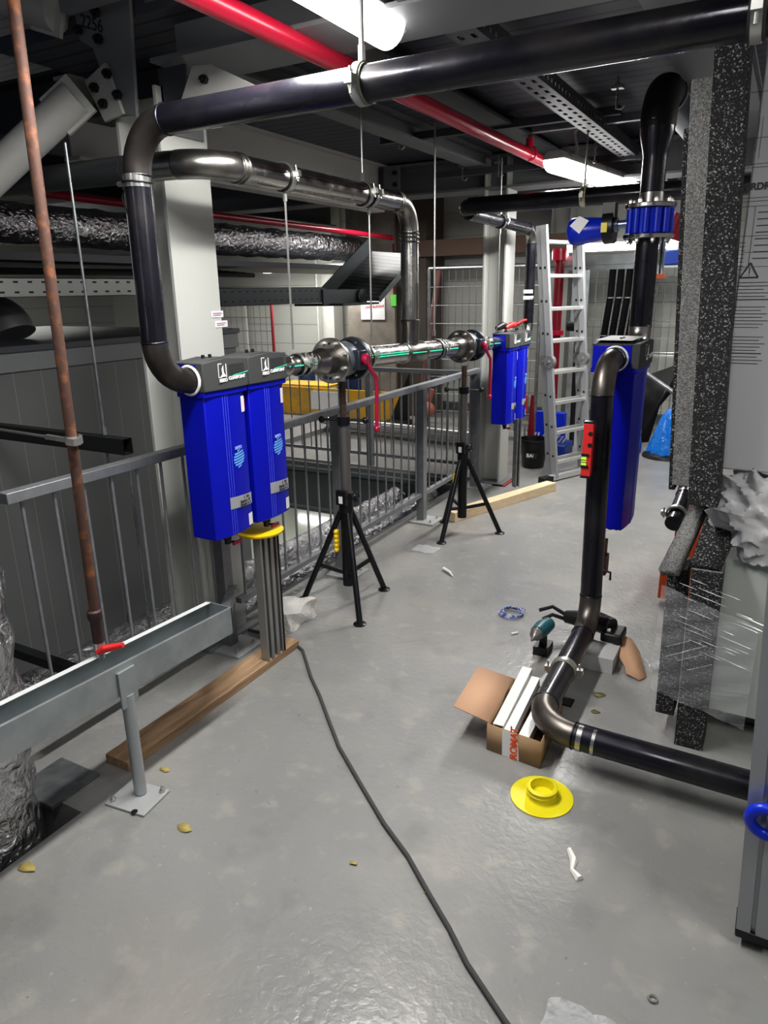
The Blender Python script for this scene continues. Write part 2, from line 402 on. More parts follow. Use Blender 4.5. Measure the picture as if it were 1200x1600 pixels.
make('gusset_plate', plate([(-2.675, 2.545), (-2.545, 2.595), (-2.475, 2.405), (-2.585, 2.385)], Yp - .018, .016), steel_pl, t, bevel=.002)
for x, z in ((-2.66, 2.804), (-2.552, 2.768), (-2.662, 2.724), (-2.555, 2.676), (-2.528, 2.551), (-2.61, 2.512), (-2.57, 2.449), (-2.484, 2.47)):
    g = G(); bolts(g, [(x, Yp - .018, z)], (0, -1, 0), .019, .018); make('bolt', g, bolt_m, t)
g = G().text('2256', (-2.675, Yp - .0012, 2.745), (1, 0, -.35), (.1, 0, 1), .066); make('marking', g, ink, t)
def brace(name, p0, p1, r, label):
    g = G().cyl(p0, p1, r, n=28); d = (V(p1) - V(p0)).normalized(); e = V(p1)
    t = thing(name, p1, label, 'brace')
    make('tube', g, steel_pl, t)
    make('end_plate', G().bar(e - d * .12, e + d * .03, .02, r * 2.35, up=(0, -1, 0) if 0 else (0, 0, 1)), steel_pl, t)
brace('round_brace', (-3.05, 1.98, 2.10), (-2.655, 2.25, 2.47), .070, 'thick round grey brace rising from the lower left to the bolted node')
brace('round_brace', (-3.40, 2.2, 3.02), (-2.76, 2.30, 2.80), .075, 'round grey brace above, ending at the 2256 mark')
# stiffened bracket on the ceiling beam right of the column
t = thing('beam_bracket', (-2.2, 2.36, 2.45), 'grey bolted bracket under the ceiling beam right of the node', 'bracket')
make('plate', plate([(-2.19, 2.41), (-2.11, 2.53), (-2.02, 2.52), (-1.81, 2.42), (-1.90, 2.385), (-2.10, 2.365)], 2.345, .012), steel_pl, t, bevel=.002)
bolt_objs(t, [(-2.05, 2.345, 2.472)], (0, -1, 0))
make('web_plate', plate([(-2.34, 2.36), (-2.2, 2.38), (-2.2, 2.56), (-2.34, 2.56)], 2.40, .01), dk_steel, t)
t = thing('beam_splice', (-3.2, 5.9, 2.4), 'row of bolts in an end plate where pale beam meets cross beam', 'plate')
make('plate', G().bx(-3.23, -3.08, 5.88, 5.9, 2.42, 2.72), steel_gr, t)
for z in (2.48, 2.57, 2.66): g = G(); bolts(g, [(-3.12, 5.88, z)], (0, -1, 0), .02); make('bolt', g, bolt_m, t)
# unistrut channels under the ceiling
def upr(w=.041, h=.041, t=.004):
    a = w / 2
    return [(-a, 0), (a, 0), (a, h), (a - .011, h), (a - .011, h - t), (a - t, h - t), (a - t, t), (-a + t, t), (-a + t, h - t), (-a + .011, h - t), (-a + .011, h), (-a, h)]
def strut(p0, p1, label, m=galv, up=(0, 0, 1), w=.045, h=.045): return make('strut_channel', G().ext(upr(w, h), p0, p1, up), m, label=label, cat='channel')
strut((-2.56, 4.64, 2.64), (-1.0, 4.64, 2.64), 'grey strut channel carrying the long thin hanger rod', dk_steel)
strut((-2.66, 5.72, 2.56), (-.9, 5.72, 2.56), 'grey strut channel further back beside the lit lamp', dk_steel)
strut((-1.55, 4.75, 2.62), (-.9, 4.75, 2.62), 'short pale strut channel above the start of the lit lamp')
t = thing('strut_channel', (-2.2, 2.2, 2.74), 'channel with an orange end cap beside the bolted node', 'channel')
make('channel', G().ext(upr(.045, .045), (-2.6, 2.2, 2.74), (-1.925, 2.2, 2.74)), steel_gr, t)
make('end_cap', G().bx(-1.925, -1.90, 2.175, 2.225, 2.735, 2.79), mat('orange_cap', (.6, .09, .02), .5), t)

for k, (x, y) in enumerate(((-2.15, 2.17), (-2.02, 2.17))):
    make('beam_clamp', G().tube([(x, y, 2.9), (x, y, 2.72), (x + .03, y, 2.70), (x + .07, y - .01, 2.71)], .006, 8), zinc, label='thin bent J-rod on the orange-capped channel, %s one' % ('left' if k == 0 else 'right'), cat='clamp')
for k, (x, y, z, w_) in enumerate(((-2.42, 4.62, 2.62, 'on the channel with the long hanger rod'), (-2.42, 5.70, 2.55, 'on the rear channel, left of two'), (-2.12, 5.70, 2.55, 'on the rear channel, right of two'), (-.93, 4.2, 2.6, 'beside the bent black riser'))):
    g = G().tube([(x, y, z + .13), (x, y, z - .02), (x + .025, y, z - .025), (x + .04, y, z - .01)], .006, 8).bx(x - .03, x + .03, y - .02, y + .02, z + .07, z + .085)
    g.hexa((x, y, z + .085), (x, y, z + .1), .013); make('beam_clamp', g, zinc, label='small hooked beam clamp ' + w_, cat='clamp')

# overhead perforated cable tray
def perf_tray(p0, p1, w, h, m, label, t=.003, slots=True, sl=.05, gap=.05):
    p0, p1 = V(p0), V(p1); d = (p1 - p0); L = d.length; d.normalize(); r, u, _ = frame_of(d)
    g = G()
    # bottom built from strips so that the slots are real holes
    pos = [-w / 2, -w * .30, -w * .14, w * .14, w * .30, w / 2]
    solid = [1, 0, 1, 0, 1]
    for i in range(5):
        a, b = pos[i], pos[i + 1]
        if solid[i] or not slots: g.ext([(a, 0), (b, 0), (b, t), (a, t)], p0, p1)
        else:
            n = int(L / (sl + gap))
            for k in range(n):
                q = p0 + d * (k * (sl + gap)); g.ext([(a, 0), (b, 0), (b, t), (a, t)], q, q + d * gap)
    for s_ in (-1, 1):
        a = s_ * w / 2
        for z0, z1, ho in ((0, h * .3, 0), (h * .3, h * .55, 1), (h * .55, h, 0)):
            if not ho or not slots: g.ext([(a - t / 2, z0), (a + t / 2, z0), (a + t / 2, z1), (a - t / 2, z1)], p0, p1)
            else:
                n = int(L / .06)
                for k in range(n): q = p0 + d * (k * .06); g.ext([(a - t / 2, z0), (a + t / 2, z0), (a + t / 2, z1), (a - t / 2, z1)], q, q + d * .035)
    return make('cable_tray', g, m, label=label, cat='cable tray')
perf_tray((-1.17, 1.0, 2.58), (-1.15, 8.5, 2.58), .12, .07, mat('tray_grey', (.13, .135, .15), .45, .5), 'overhead perforated cable tray running beside the lit lamps')
def slot_tray(x0, x1, y0, y1, z0, z1, m, label, sp=.085):
    t = thing('cable_tray', ((x0 + x1) / 2, (y0 + y1) / 2, z0), label, 'cable tray')
    b = make('channel', G().bx(x0, x1, y0, y1, z0, z0 + .003).bx(x1 - .003, x1, y0, y1, z0, z1).bx(x0, x0 + .003, y0, y1, z0, z1).bx(x1 - .02, x1, y0, y1, z1 - .004, z1), m, t)
    g = G()
    for k in range(int((y1 - y0) / sp)):
        y = y0 + (k + .3) * sp
        for f in (.25, .78): z = z0 + (z1 - z0) * f; g.bx(x1 - .001, x1 + .0008, y, y + .028, z - .005, z + .005)
    make('slots', g, blk, t, kind='stuff')
slot_tray(-3.97, -3.63, -1.0, 4.1, 1.70, 1.80, mat('tray_zinc', (.5, .52, .5), .4, .5), 'pale perforated cable tray above the panel enclosure')
slot_tray(-3.97, -3.60, 4.1, 5.45, 1.61, 1.74, mat('tray_dark', (.10, .115, .12), .45, .5), 'dark perforated cable tray section beyond the column')
t = thing('inclined_cable_tray', (-3.7, 6.0, 1.6), 'dark cable tray climbing steeply with ribbed underside', 'cable tray')
td = mat('tray_dark', (.1, .11, .12))
make('side_rail', G().bx(-3.60, -3.585, 5.4, 6.15, 1.585, 1.72), td, t)
make('side_rail', G().bar((-3.97, 5.98, 1.67), (-3.97, 6.9, 2.16), .012, .15, up=(0, -.6, 1)), td, t)
make('side_rail', G().bar((-3.42, 6.1, 1.62), (-3.42, 6.95, 2.06), .012, .05, up=(0, -.6, 1)), td, t)
make('ribbed_base', G().quad((-3.96, 6.02, 1.62), (-3.96, 6.92, 2.10), (-3.43, 6.95, 2.05), (-3.43, 6.1, 1.61)), stripes(mat('rib_tray', (.10, .105, .11), .5, .4), 1, .06, .025, (.05, .05, .05), .01), t, solid=.004)
make('pivot_disc', G().cyl((-3.575, 6.02, 1.66), (-3.56, 6.02, 1.66), .06, n=20), td, t)
make('dark_end', G().bx(-3.97, -3.45, 5.5, 6.15, 1.58, 1.60), dk_steel, t)

# rods --------------------------------------------------------
def rod(p0, p1, label, r=.006, m=zinc, grp=None, nut=True):
    t = thing('hanger_rod', p1, label, 'rod', grp)
    make('rod', G().cyl(p0, p1, r, n=8), m, t)
    if nut:
        p1 = V(p1); make('coupling_nut', G().hexa(p1, p1 + V((0, 0, .035)), r * 2), m, t)
rod((-2.6, 2.12, 2.28), (-2.6, 2.12, 1.11), 'thin dark rod hanging down to the black channel on the left', m=galv)
rod((-2.6, 2.12, 1.03), (-2.6, 2.12, .2), 'thin dark rod continuing below the black channel', m=galv)
rod((-2.47, 2.12, 1.02), (-2.47, 2.12, .1), 'thin dark rod under the open end of the black channel', m=galv)
g = G().ext([(-.025, -.035), (.025, -.035), (.025, .035), (-.025, .035)], (-3.49, 2.12, 1.07), (-2.46, 2.12, 1.07), cap=False).ext([(-.021, -.031), (.021, -.031), (.021, .031), (-.021, .031)], (-3.49, 2.12, 1.07), (-2.46, 2.12, 1.07), cap=False)
make('channel_bar', g, mat('black_channel', (.035, .037, .038), .5, .4), label='open-ended black box channel hanging on thin rods above the railing', cat='channel')

# ---------------------------------------------------------------- pipes
def arc(p, a, b, R, n=10):
    """corner p between directions a->p->b, bend radius R; returns arc points"""
    a, b, p = V(a), V(b), V(p); u = (a - p).normalized(); v = (b - p).normalized()
    ang = u.angle(v); L = R / math.tan(ang / 2); s0 = p + u * L; s1 = p + v * L
    c = p + (u + v).normalized() * (R / math.sin(ang / 2))
    e0 = s0 - c; e1 = s1 - c; q = e0.rotation_difference(e1); ax, an = q.to_axis_angle()
    return [c + Quaternion(ax, an * i / n) @ e0 for i in range(n + 1)]
def pipe(t, pts, r, R, pm, em, wm=weld, ends=True, n=28):
    pts = [V(p) for p in pts]; cur = pts[0]
    for i in range(1, len(pts)):
        if i < len(pts) - 1:
            ar = arc(pts[i], pts[i - 1], pts[i + 1], R); nxt = ar[0]
        else: ar = None; nxt = pts[i]
        if (nxt - cur).length > .01:
            make('straight_pipe', G().cyl(cur, nxt, r, n=n), pm, t)
        if ar:
            make('elbow', G().tube(ar, r * 1.012, n), em, t)
            if wm:
                for q, d in ((ar[0], ar[0] - ar[1]), (ar[-1], ar[-1] - ar[-2])):
                    g = G().torus(q, d, r, .0035, n=28, k=6); make('weld_seam', g, wm, t)
            cur = ar[-1]
        else: cur = nxt
def clamp(c, ax, r, label, rodup=None, rodr=.005, side=None, grp=None, wing=True, w=.022, dn=None, inner=rubber):
    """two half clamp with rubber lining, ears with bolts and an optional rod up"""
    c = V(c); ax = V(ax).normalized()
    t = thing('pipe_clamp', c, label, 'clamp', grp)
    sd = V(side).normalized() if side else frame_of(ax)[0]
    g = G().lathe(c - ax * w / 2, ax, [(0, r), (0, r + .008), (w, r + .008), (w, r)], 32, cap=False); make('band', g, zinc, t)
    make('rubber_lining', G().lathe(c - ax * (w * .8), ax, [(0, r), (0, r + .004), (w * 1.6, r + .004), (w * 1.6, r)], 32, cap=False), inner, t)
    up = ax.cross(sd).normalized()
    for s_ in (-1, 1):
        e = c + sd * s_ * (r + .018); g = G().bar(e - up * .012, e + up * .012, .028, .022, up=ax if 0 else tuple(ax)); g.cyl(e - up * .035, e + up * .03, .0045, n=8); g.hexa(e + up * .012, e + up * .022, .009)
        make('ear', g, zinc, t)
    if rodup:
        make('rod', G().cyl(c + V((0, 0, r)), (c.x, c.y, rodup), rodr, n=8).hexa(c + V((0, 0, r + .005)), c + V((0, 0, r + .045)), .011), zinc, t)
    if dn is not None:
        make('lower_rod', G().cyl(c - V((0, 0, r)), (c.x, c.y, dn), rodr, n=8).hexa(c - V((0, 0, r + .04)), c - V((0, 0, r)), .010), zinc, t)
    return t

BX = -1.98
def zl(y): return 1.385 - .03 * (y - 2.56)
t = thing('overhead_black_pipe', (BX, 1.89, 1.385), 'large black steel pipe crossing overhead and dropping into the nearest blue filter', 'pipe')
pipe(t, [(2.9, 1.89, 2.24), (BX, 1.89, 2.235), (BX, 1.88, 1.385), (BX, 2.05, 1.385)], .0458, .152, black_pipe, raw_elbow)
make('ground_band', G().lathe((BX, 1.885, 2.045), (0, 0, 1), [(0, .0462), (.04, .0465)], 28, cap=False), bright_cut, t)
make('ground_band', G().lathe((BX, 1.885, 1.525), (0, 0, 1), [(0, .0462), (.018, .0465)], 28, cap=False), mat('blue_heat_band', (.10, .13, .2), .25, .8), t)
clamp((-1.10, 1.89, 2.237), (1, 0, 0), .046, 'galvanised clamp with grey lining on the long overhead black pipe', 2.57, .007, side=(0, 1, 0), inner=mat('sage_rubber', (.22, .24, .17), .7))
clamp((-.14, 1.89, 2.238), (1, 0, 0), .046, 'bright clamp on the overhead black pipe at the top right corner', 2.6, .006, side=(0, 1, 0))
t = thing('wire_clamp', (BX, 1.885, 2.06), 'thin dark wire clamp under the upper elbow of the black drop pipe', 'clamp')
make('wire_band', G().torus((BX, 1.885, 2.062), (.05, 0, 1), .050, .003), blk, t)
make('wire_loop', G().tube([(BX - .05, 1.88, 2.06), (BX - .075, 1.88, 2.02), (BX - .06, 1.88, 1.97), (BX - .045, 1.88, 1.95)], .003, 6).tube([(BX - .05, 1.88, 2.06), (BX - .08, 1.88, 2.10), (BX - .07, 1.88, 2.14)], .003, 6), blk, t)
make('tension_screw', G().hexa((BX - .075, 1.87, 2.06), (BX - .045, 1.87, 2.06), .009), zinc, t)
# bypass
t = thing('bypass_pipe', (-1.98, 2.24, 1.36), 'stainless bypass pipe bending above the filters and dropping into the valve line', 'pipe')
pipe(t, [(-4.75, 2.24, 2.20), (-2.35, 2.24, 2.18)], .052, .1, mat('dull_grey_pipe', (.10, .105, .11), .4, .6), raw_elbow)
pipe(t, [(-2.35, 2.24, 2.18), (BX, 2.24, 2.17), (BX, 3.9, 2.17), (BX, 3.9, zl(3.9) + .05)], .052, .145, inox, inox_dull, None)
for y in (2.40, 2.425, 3.735, 3.755): make('bead_ring', G().torus((BX, y, 2.17), (0, 1, 0), .053, .006), inox_dull, t)
for z in (2.01, 1.99, 1.965): make('bead_ring', G().torus((BX, 3.9, z), (0, 0, 1), .053, .006), inox_dull, t)
g = G(); g.lathe((BX, 3.9, 1.40), (0, 0, 1), [(0, .054), (.11, .054), (.12, .06), (.13, .06), (.135, .054)], 28)
make('socket', g, inox_dull, t)
for y, rz, dz, lb in ((2.714, None, 1.45, 'black-lined clamp nearest the elbow of the stainless bypass'), (3.38, 2.64, None, 'black-lined clamp hanging the middle of the stainless bypass'), (3.44, None, 1.43, 'second black-lined clamp of the pair before the bypass elbow')):
    clamp((BX, y, 2.17), (0, 1, 0), .053, lb, rz, side=(1, 0, .15), dn=dz, inner=blk, w=.026)
rod((BX, 4.24, 2.64), (BX, 4.24, 1.42), 'long bright hanger rod just right of the bypass drop')
# filter -> valve line
t = thing('filter_line_pipe', (BX, 4.0, 1.3), 'stainless horizontal valve line joining the near and far blue filters', 'pipe')
def line(y0, y1, prof_m, prof, name, m):
    d = V((BX, y1, zl(y1))) - V((BX, y0, zl(y0))); make(name, G().lathe((BX, y0, zl(y0)), d, prof, 32), m, t)
line(2.50, 2.86, 0, [(0, .044), (.12, .044), (.13, .05), (.15, .05), (.16, .044), (.30, .044), (.345, .046)], 'straight_pipe', inox)
line(2.845, 3.02, 0, [(0, .046), (.01, .052), (.02, .052), (.03, .048), (.07, .062), (.09, .067), (.10, .062), (.17, .062)], 'reducer', inox_dull)
line(3.24, 4.6, 0, [(0, .057), (1.36, .057)], 'straight_pipe', inox)
line(3.78, 4.05, 0, [(0, .058), (.01, .063), (.022, .063), (.03, .0585), (.235, .0585), (.245, .063), (.257, .063), (.265, .058)], 'tee', inox_dull)
line(4.50, 4.66, 0, [(0, .057), (.05, .057), (.11, .067), (.16, .067)], 'reducer', inox_dull)
line(4.88, 5.5, 0, [(0, .062), (.05, .05), (.12, .044), (.14, .05), (.16, .05), (.17, .044), (.3, .044), (.31, .05), (.33, .05), (.34, .044), (.62, .044)], 'straight_pipe', inox)
# glowing strips drawn in place of the laser level's light on the pipe
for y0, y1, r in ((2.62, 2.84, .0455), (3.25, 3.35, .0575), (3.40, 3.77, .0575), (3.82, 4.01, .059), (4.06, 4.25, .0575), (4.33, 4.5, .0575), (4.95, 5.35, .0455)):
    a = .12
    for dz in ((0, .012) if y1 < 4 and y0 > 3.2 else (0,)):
        make('laser_glow_strip', G().bar((BX + r + .001, y0, zl(y0) + dz), (BX + r + .001, y1, zl(y1) + dz), .0015, .005), green_laser_glow, t)
for y, r in ((2.74, .045), (2.79, .045), (3.37, .058), (4.27, .058), (4.31, .058), (5.05, .045)):
    lb = {2.74: 'first lined clamp just right of the nearest filters', 2.79: 'second lined clamp just right of the nearest filters', 3.37: 'black-lined clamp just past the near red-handled valve', 4.27: 'lined clamp left of the far flanged valve', 4.31: 'lined clamp touching the long hanger rod left of the far valve', 5.05: 'lined clamp between the far valve and the far filters'}[y]
    clamp((BX, y, zl(y)), (0, 1, 0), r, lb, side=(1, 0, .3), inner=blk, w=.016)

def flange(c, ax, R, r, th, name, m, par, nb=8, bm=bolt_m, off=0):
    c = V(c); ax = V(ax).normalized(); g = G().lathe(c, ax, [(0, r), (0, R - .003), (.003, R), (th - .003, R), (th, R - .003), (th, r)], 40, cap=False)
    f = make(name, g, m, par); r_, u_, _ = frame_of(ax)
    for i in range(nb):
        a = 2 * PI * (i + .5) / nb; p = c + (r_ * math.cos(a) + u_ * math.sin(a)) * (R * .8) - ax * .016
        make('bolt', G().hexa(p, p + ax * .016, .0115).cyl(p - ax * .008, p, .006, n=8), bm, f)
    return f
def valve(y, label):
    z = zl(y); t = thing('flanged_valve', (BX, y, z), label, 'valve'); c = lambda dy: (BX, y + dy, z - .03 * dy)
    dkv = mat('valve_blue_grey', (.16, .18, .21), .4, .4); wb = mat('washer_zinc', (.5, .5, .48), .35, .8)
    flange(c(-.115), (0, 1, 0), .112, .055, .02, 'flange', inox_dull, t, bm=wb)
    flange(c(-.095), (0, 1, 0), .106, .055, .016, 'gasket_flange', dkv, t, 2)
    make('valve_body', G().lathe(c(-.08), (0, 1, 0), [(0, .06), (.02, .082), (.06, .09), (.11, .088), (.14, .07), (.17, .062)], 32), dkv, t)
    flange(c(.085), (0, 1, 0), .110, .055, .018, 'gasket_flange', mat('valve_dark', (.05, .06, .075), .35, .5), t, 2)
    flange(c(.104), (0, 1, 0), .112, .055, .018, 'flange', inox_dull, t, bm=wb)
    make('stem_block', G().bx(BX + .05, BX + .115, y - .02, y + .055, z - .05, z + .05), mat('valve_dark', (.05, .06, .07)), t, bevel=.006)
    X = BX + .13
    h = make('lever', G().lathe((X - .02, y + .02, z + .005), (1, 0, 0), [(0, .02), (.01, .028), (.025, .03), (.035, .02)], 20).tube([(X + .005, y + .02, z), (X + .015, y + .04, z - .05), (X + .02, y + .085, z - .09), (X + .02, y + .09, z - .14), (X + .02, y + .085, z - .35)], .0105, 10).sph((X + .02, y + .085, z - .36), .018), red_h, t)
    return t
v1 = valve(3.13, 'near flanged valve with a long red lever, above the nearest tripod')
v2 = valve(4.78, 'far flanged valve with a red lever, beside the far filters')

# tripods ------------------------------------------------------
def tripod(loc, ztop, rot, label, jack):
    t = thing('pipe_stand', (0, 0, 0), label, 'tripod')
    blkp = blk_paint
    make('centre_tube', G().cyl((0, 0, .12), (0, 0, .60), .033, n=20), blkp, t)
    make('collar', G().cyl((0, 0, .55), (0, 0, .66), .04, n=20).bx(-.03, .03, -.055, -.03, .60, .68).cyl((.03, 0, .63), (.075, 0, .63), .006), blkp, t)
    make('collar_label', G().bx(-.012, .012, -.057, -.0555, .61, .65), label_w, t)
    make('ratchet', G().torus((0.03, .06, .62), (1, 0, 0), .025, .005).tube([(0.01, .05, .64), (.02, .08, .60)], .008), blkp, t)
    for k in range(3):
        a = rot + k * 2 * PI / 3; dx, dy = math.cos(a), math.sin(a)
        f = V((dx * .275, dy * .275, .008))
        l = make('leg', G().tube([(dx * .032, dy * .032, .55), f], .0165, 12), blkp, t)
        make('foot', G().lathe((f.x, f.y, .0), (0, 0, 1), [(0, .035), (.006, .035), (.014, .02)], 16), blkp, l)
        m = V((dx * .175, dy * .175, .225)); make('spreader', G().bar((dx * .02, dy * .02, .19), m, .012, .022), blkp, t)
    g = G().bx(-.055, -.035, -.05, -.03, .33, .45)
    for i in range(5): g.sph((-.045, -.045, .335 + i * .026), .014)
    make('grip', g, mat('yellow_grip', (.85, .6, .02), .4), t)
    make('inner_tube', G().cyl((0, 0, .6), (0, 0, jack), .026, n=20), mat('weathered_tube', (.16, .155, .15), .5, .6), t)
    b = G().cyl((0, 0, jack - .025), (0, 0, jack + .02), .034, n=16)
    w = make('jack_nut', b, blkp, t)
    make('handle_bar', G().cyl((-.11, -.03, jack), (.11, .03, jack), .007, n=8).sph((-.115, -.032, jack), .018).sph((.115, .032, jack), .018), blkp, w)
    g = G().cyl((0, 0, jack), (0, 0, ztop), .017, n=20)
    for i in range(int((ztop - jack) / .011)): g.torus((0, 0, jack + .02 + i * .011), (0, 0, 1), .018, .003, n=18, k=5)
    make('threaded_spindle', g, mat('spindle_brown', (.13, .09, .075), .5, .6), t)
    t.location = loc; return t
tripod((-1.99, 3.14, 0), 1.25, math.radians(-47), 'nearest black tripod pipe stand under the near red-lever valve', 1.055)
tripod((-1.905, 4.57, 0), 1.20, math.radians(-98), 'far black tripod pipe stand under the far valve', 1.04)

# ---------------------------------------------------------------- blue filters
def filter_box(w=.262, d0=-.075, d1=.065, zb=.735, zt=1.465, DB=0., laser=True):
    """built with its axis at x=0, from y=0 to y=w"""
    t = thing('blue_filter', (0, 0, 0), 'x', 'filter')
    BU = .016
    def section(i, o, a, b):   # convex front
        pts = [(d0, a), (d0, b)]
        n = 10
        for k in range(n + 1):
            s_ = k / n; y = b + (a - b) * s_; pts.append((i + (o - i) * math.sin(PI * s_) ** .8, y))
        return pts
    def prism(pts, z0, z1, z1f=None):
        g = G(); n = len(pts); g.v += [V((x, y, z0)) for x, y in pts] + [V((x, y, z1 if z1f is None else z1f(x, y))) for x, y in pts]
        g._f(list(reversed(range(n)))) if 0 else g._f(list(range(n))); g._f([n + i for i in reversed(range(n))])
        for i in range(n): g._f([(i + 1) % n, i, n + i, n + (i + 1) % n])
        return g
    hz = zt - .125
    b = make('housing', prism([(x if x > d0 else d0 + DB, y) for x, y in section(d1 - BU, d1, .010, w - .016)], zb, hz - .02), blue, t, bevel=.004)
    make('housing_band', prism([(d0 - .004, .002), (d0 - .004, w - .002), (d1 - .005, w - .002), (d1 + .006, w * .5), (d1 - .005, .002)], hz - .022, hz + .002), blue, t, bevel=.003)
    make('side_plate', G().bx(d0, d1 - .035, -.001, w + .001, hz, zt - .02), blue, t, bevel=.003)
    def top(x, y): return zt - .014 + .014 * math.sin(PI * min(1, max(0, y / w)))
    cp = make('head_cover', prism([(d1 - .035, 0), (d1 - .035, w), (d1 + .002, w), (d1 + .012, w * .5), (d1 + .002, 0)], hz, zt, top), cap_m, t, bevel=.004)
    make('lid', prism([(d0 - .003, -.002), (d0 - .003, w * .5), (d0 - .003, w + .002), (d1 - .03, w + .002), (d1 - .03, w * .5), (d1 - .03, -.002)], zt - .022, zt, top), cap_m, cp, bevel=.003)
    for y in (w * .35, w * .5): make('lid_screw', G().cyl((-.01, y, zt - .005), (-.01, y, zt + .008), .007, n=10), blk, cp)
    # badge
    s_ = w / .262; X = d1 + .0085
    def onf(y): return d1 + .002 + .010 * (1 - abs(y - w * .5) / (w * .5)) + .0008
    zz = hz + .048; g = G(); y0 = w * .30; a = .044 * s_; h_ = .052
    g.bx(onf(y0) - .002, onf(y0) + .0008, y0, y0 + a, zz, zz + .003).bx(onf(y0) - .0002, onf(y0) + .0008, y0, y0 + a, zz + h_, zz + h_ + .003)
    g.bx(onf(y0) - .0002, onf(y0) + .0008, y0, y0 + .003, zz, zz + h_).bx(onf(y0) - .0002, onf(y0 + a) + .0008, y0 + a - .003, y0 + a, zz, zz + h_)
    q = onf(y0 + a) + .0006
    g.poly([(q, y0 + a * .1, zz + .003), (q, y0 + a * .92, zz + .003), (q, y0 + a * .62, zz + .02), (q, y0 + a * .60, zz + .048), (q, y0 + a * .36, zz + .034), (q, y0 + a * .42, zz + .014)])
    g.text('BEKO', (q, y0, zz - .016), (0, 1, 0), (0, 0, 1), .0178, bold=.0007)
    dr = V((-.010 / (w * .5), 1, 0)).normalized(); ys = y0 + .052 * s_
    g.text('CLEARPOINT', (onf(ys) + .0012, ys, zz - .012), dr, (0, 0, 1), .0185 * s_, bold=.0006)
    make('badge', g, white, cp)
    g = G().quad((onf(w * .52) + .0003, w * .52, zz + .006), (onf(w * .9) + .0003, w * .9, zz + .006), (onf(w * .9) + .0003, w * .9, zz + .046), (onf(w * .52) + .0003, w * .52, zz + .046)); make('badge_panel', g, mat('dark_badge', (.03, .032, .034), .6), cp)
    if laser: make('laser_glow_strip', G().bar((onf(w * .62), w * .62, zz + .003), (onf(w), w, zz + .010), .0012, .0022), green_laser_glow, cp)  # glowing strip drawn for the laser light on the head
    # ribs, emblem, tape, labels on the housing front
    def fx(y): s1 = (w - .016 - y) / (w - .026); return d1 - BU + BU * max(0, math.sin(PI * s1)) ** .8
    g = G()
    for k in (-1, 0, 1): y = w * .43 + k * .013; g.bx(fx(y) - .001, fx(y) + .0012, y - .0008, y + .0008, zb, hz + .03)
    make('ribs', g, mat('rib_blue', (.10, .14, .7), .4), t)
    def patch(y0, y1, z0, z1, nm, m, e=.0014, n=6, sk=0):
        g = G(); g.grid(lambda u, v: (fx(y0 + (y1 - y0) * u) + e, y0 + (y1 - y0) * u, z0 + (z1 - z0) * v + sk * u), n, 1, False); return make(nm, g, m, t)
    H = hz - zb; zc = zb + H * .52
    g = G()
    for k in range(7):
        h = -1 + k / 3.; hw = math.sqrt(max(0, 1 - h * h * .9)); yy = w * .66; z = zc + h * .034
        g.grid(lambda u, v: (fx(yy + (u - .5) * .075 * hw) + .002, yy + (u - .5) * .075 * hw, z + (v - .5) * (.0075) + .008 * u * u), 5, 1, False)
    make('emblem', g, mat('pale_blue_print', (.16, .42, .95), .5), t)
    g = G().text('BEKO', (fx(w * .55) + .004, w * .56, zc + .042), (-.08, 1, 0), (0, 0, 1), .018); make('emblem_text', g, mat('lilac_print', (.4, .55, .9), .5), t)
    tp = patch(w * .36, w * .94, zb + .115, zb + .165, 'tape', mat('grey_tape', (.36, .37, .39), .5, .1), .0022, 8, -.012)
    g = G()
    for r_, (tx, yy) in enumerate((('1. Stk', .66), ('Bypass 16', .58), ('Druck 1-2', .58))):
        g.text(tx, (fx(w * .62) + .0075, w * yy, zb + .143 - r_ * .0155), (-.08, 1, 0), (0, 0, 1), .017)
    make('handwriting', g, ink, tp)
    patch(w * .80, w * .93, zb + .012, zb + .065, 'rating_label', label_w)
    patch(w * .82, w * .92, hz - .105, hz - .04, 'warning_label', label_w, .0018)
    patch(w * .92, w * .94, hz - .105, hz - .05, 'label_edge', red_b, .002)
    d = make('drain_cock', G().cyl((0, w * .5, zb - .035), (0, w * .5, zb), .018, n=12).hexa((0, w * .5, zb - .055), (0, w * .5, zb - .03), .014).cyl((0, w * .5, zb - .045), (.03, w * .5 + .02, zb - .05), .006, n=8), bolt_m, t)
    make('drain_tap', G().bx(.025, .035, w * .5, w * .5 + .05, zb - .058, zb - .045), red_h, d)
    return t
fb = filter_box()
fb.location = (BX, 2.04, 0); fb['label'] = 'nearest blue filter with charcoal head, fed by the black drop pipe'; fb['group'] = 'blue compressed air filters'
f2 = dup(fb, (BX, 2.306, 0), 'second blue filter, above the amber disc and joined to the stainless line', 'blue compressed air filters')
dup(fb, (BX + .03, 5.42, -.085), 'first blue filter of the far pair, with gloves lying on top', 'blue compressed air filters')
dup(fb, (BX + .03, 5.686, -.085), 'rear blue filter of the far pair, beside the ladder', 'blue compressed air filters')
# white sealing rings on the inlets
make('seal_ring', G().torus((BX, 2.034, 1.385), (0, 1, 0), .053, .006), white, label='white sealing ring where the black elbow enters the nearest filter', cat='ring')

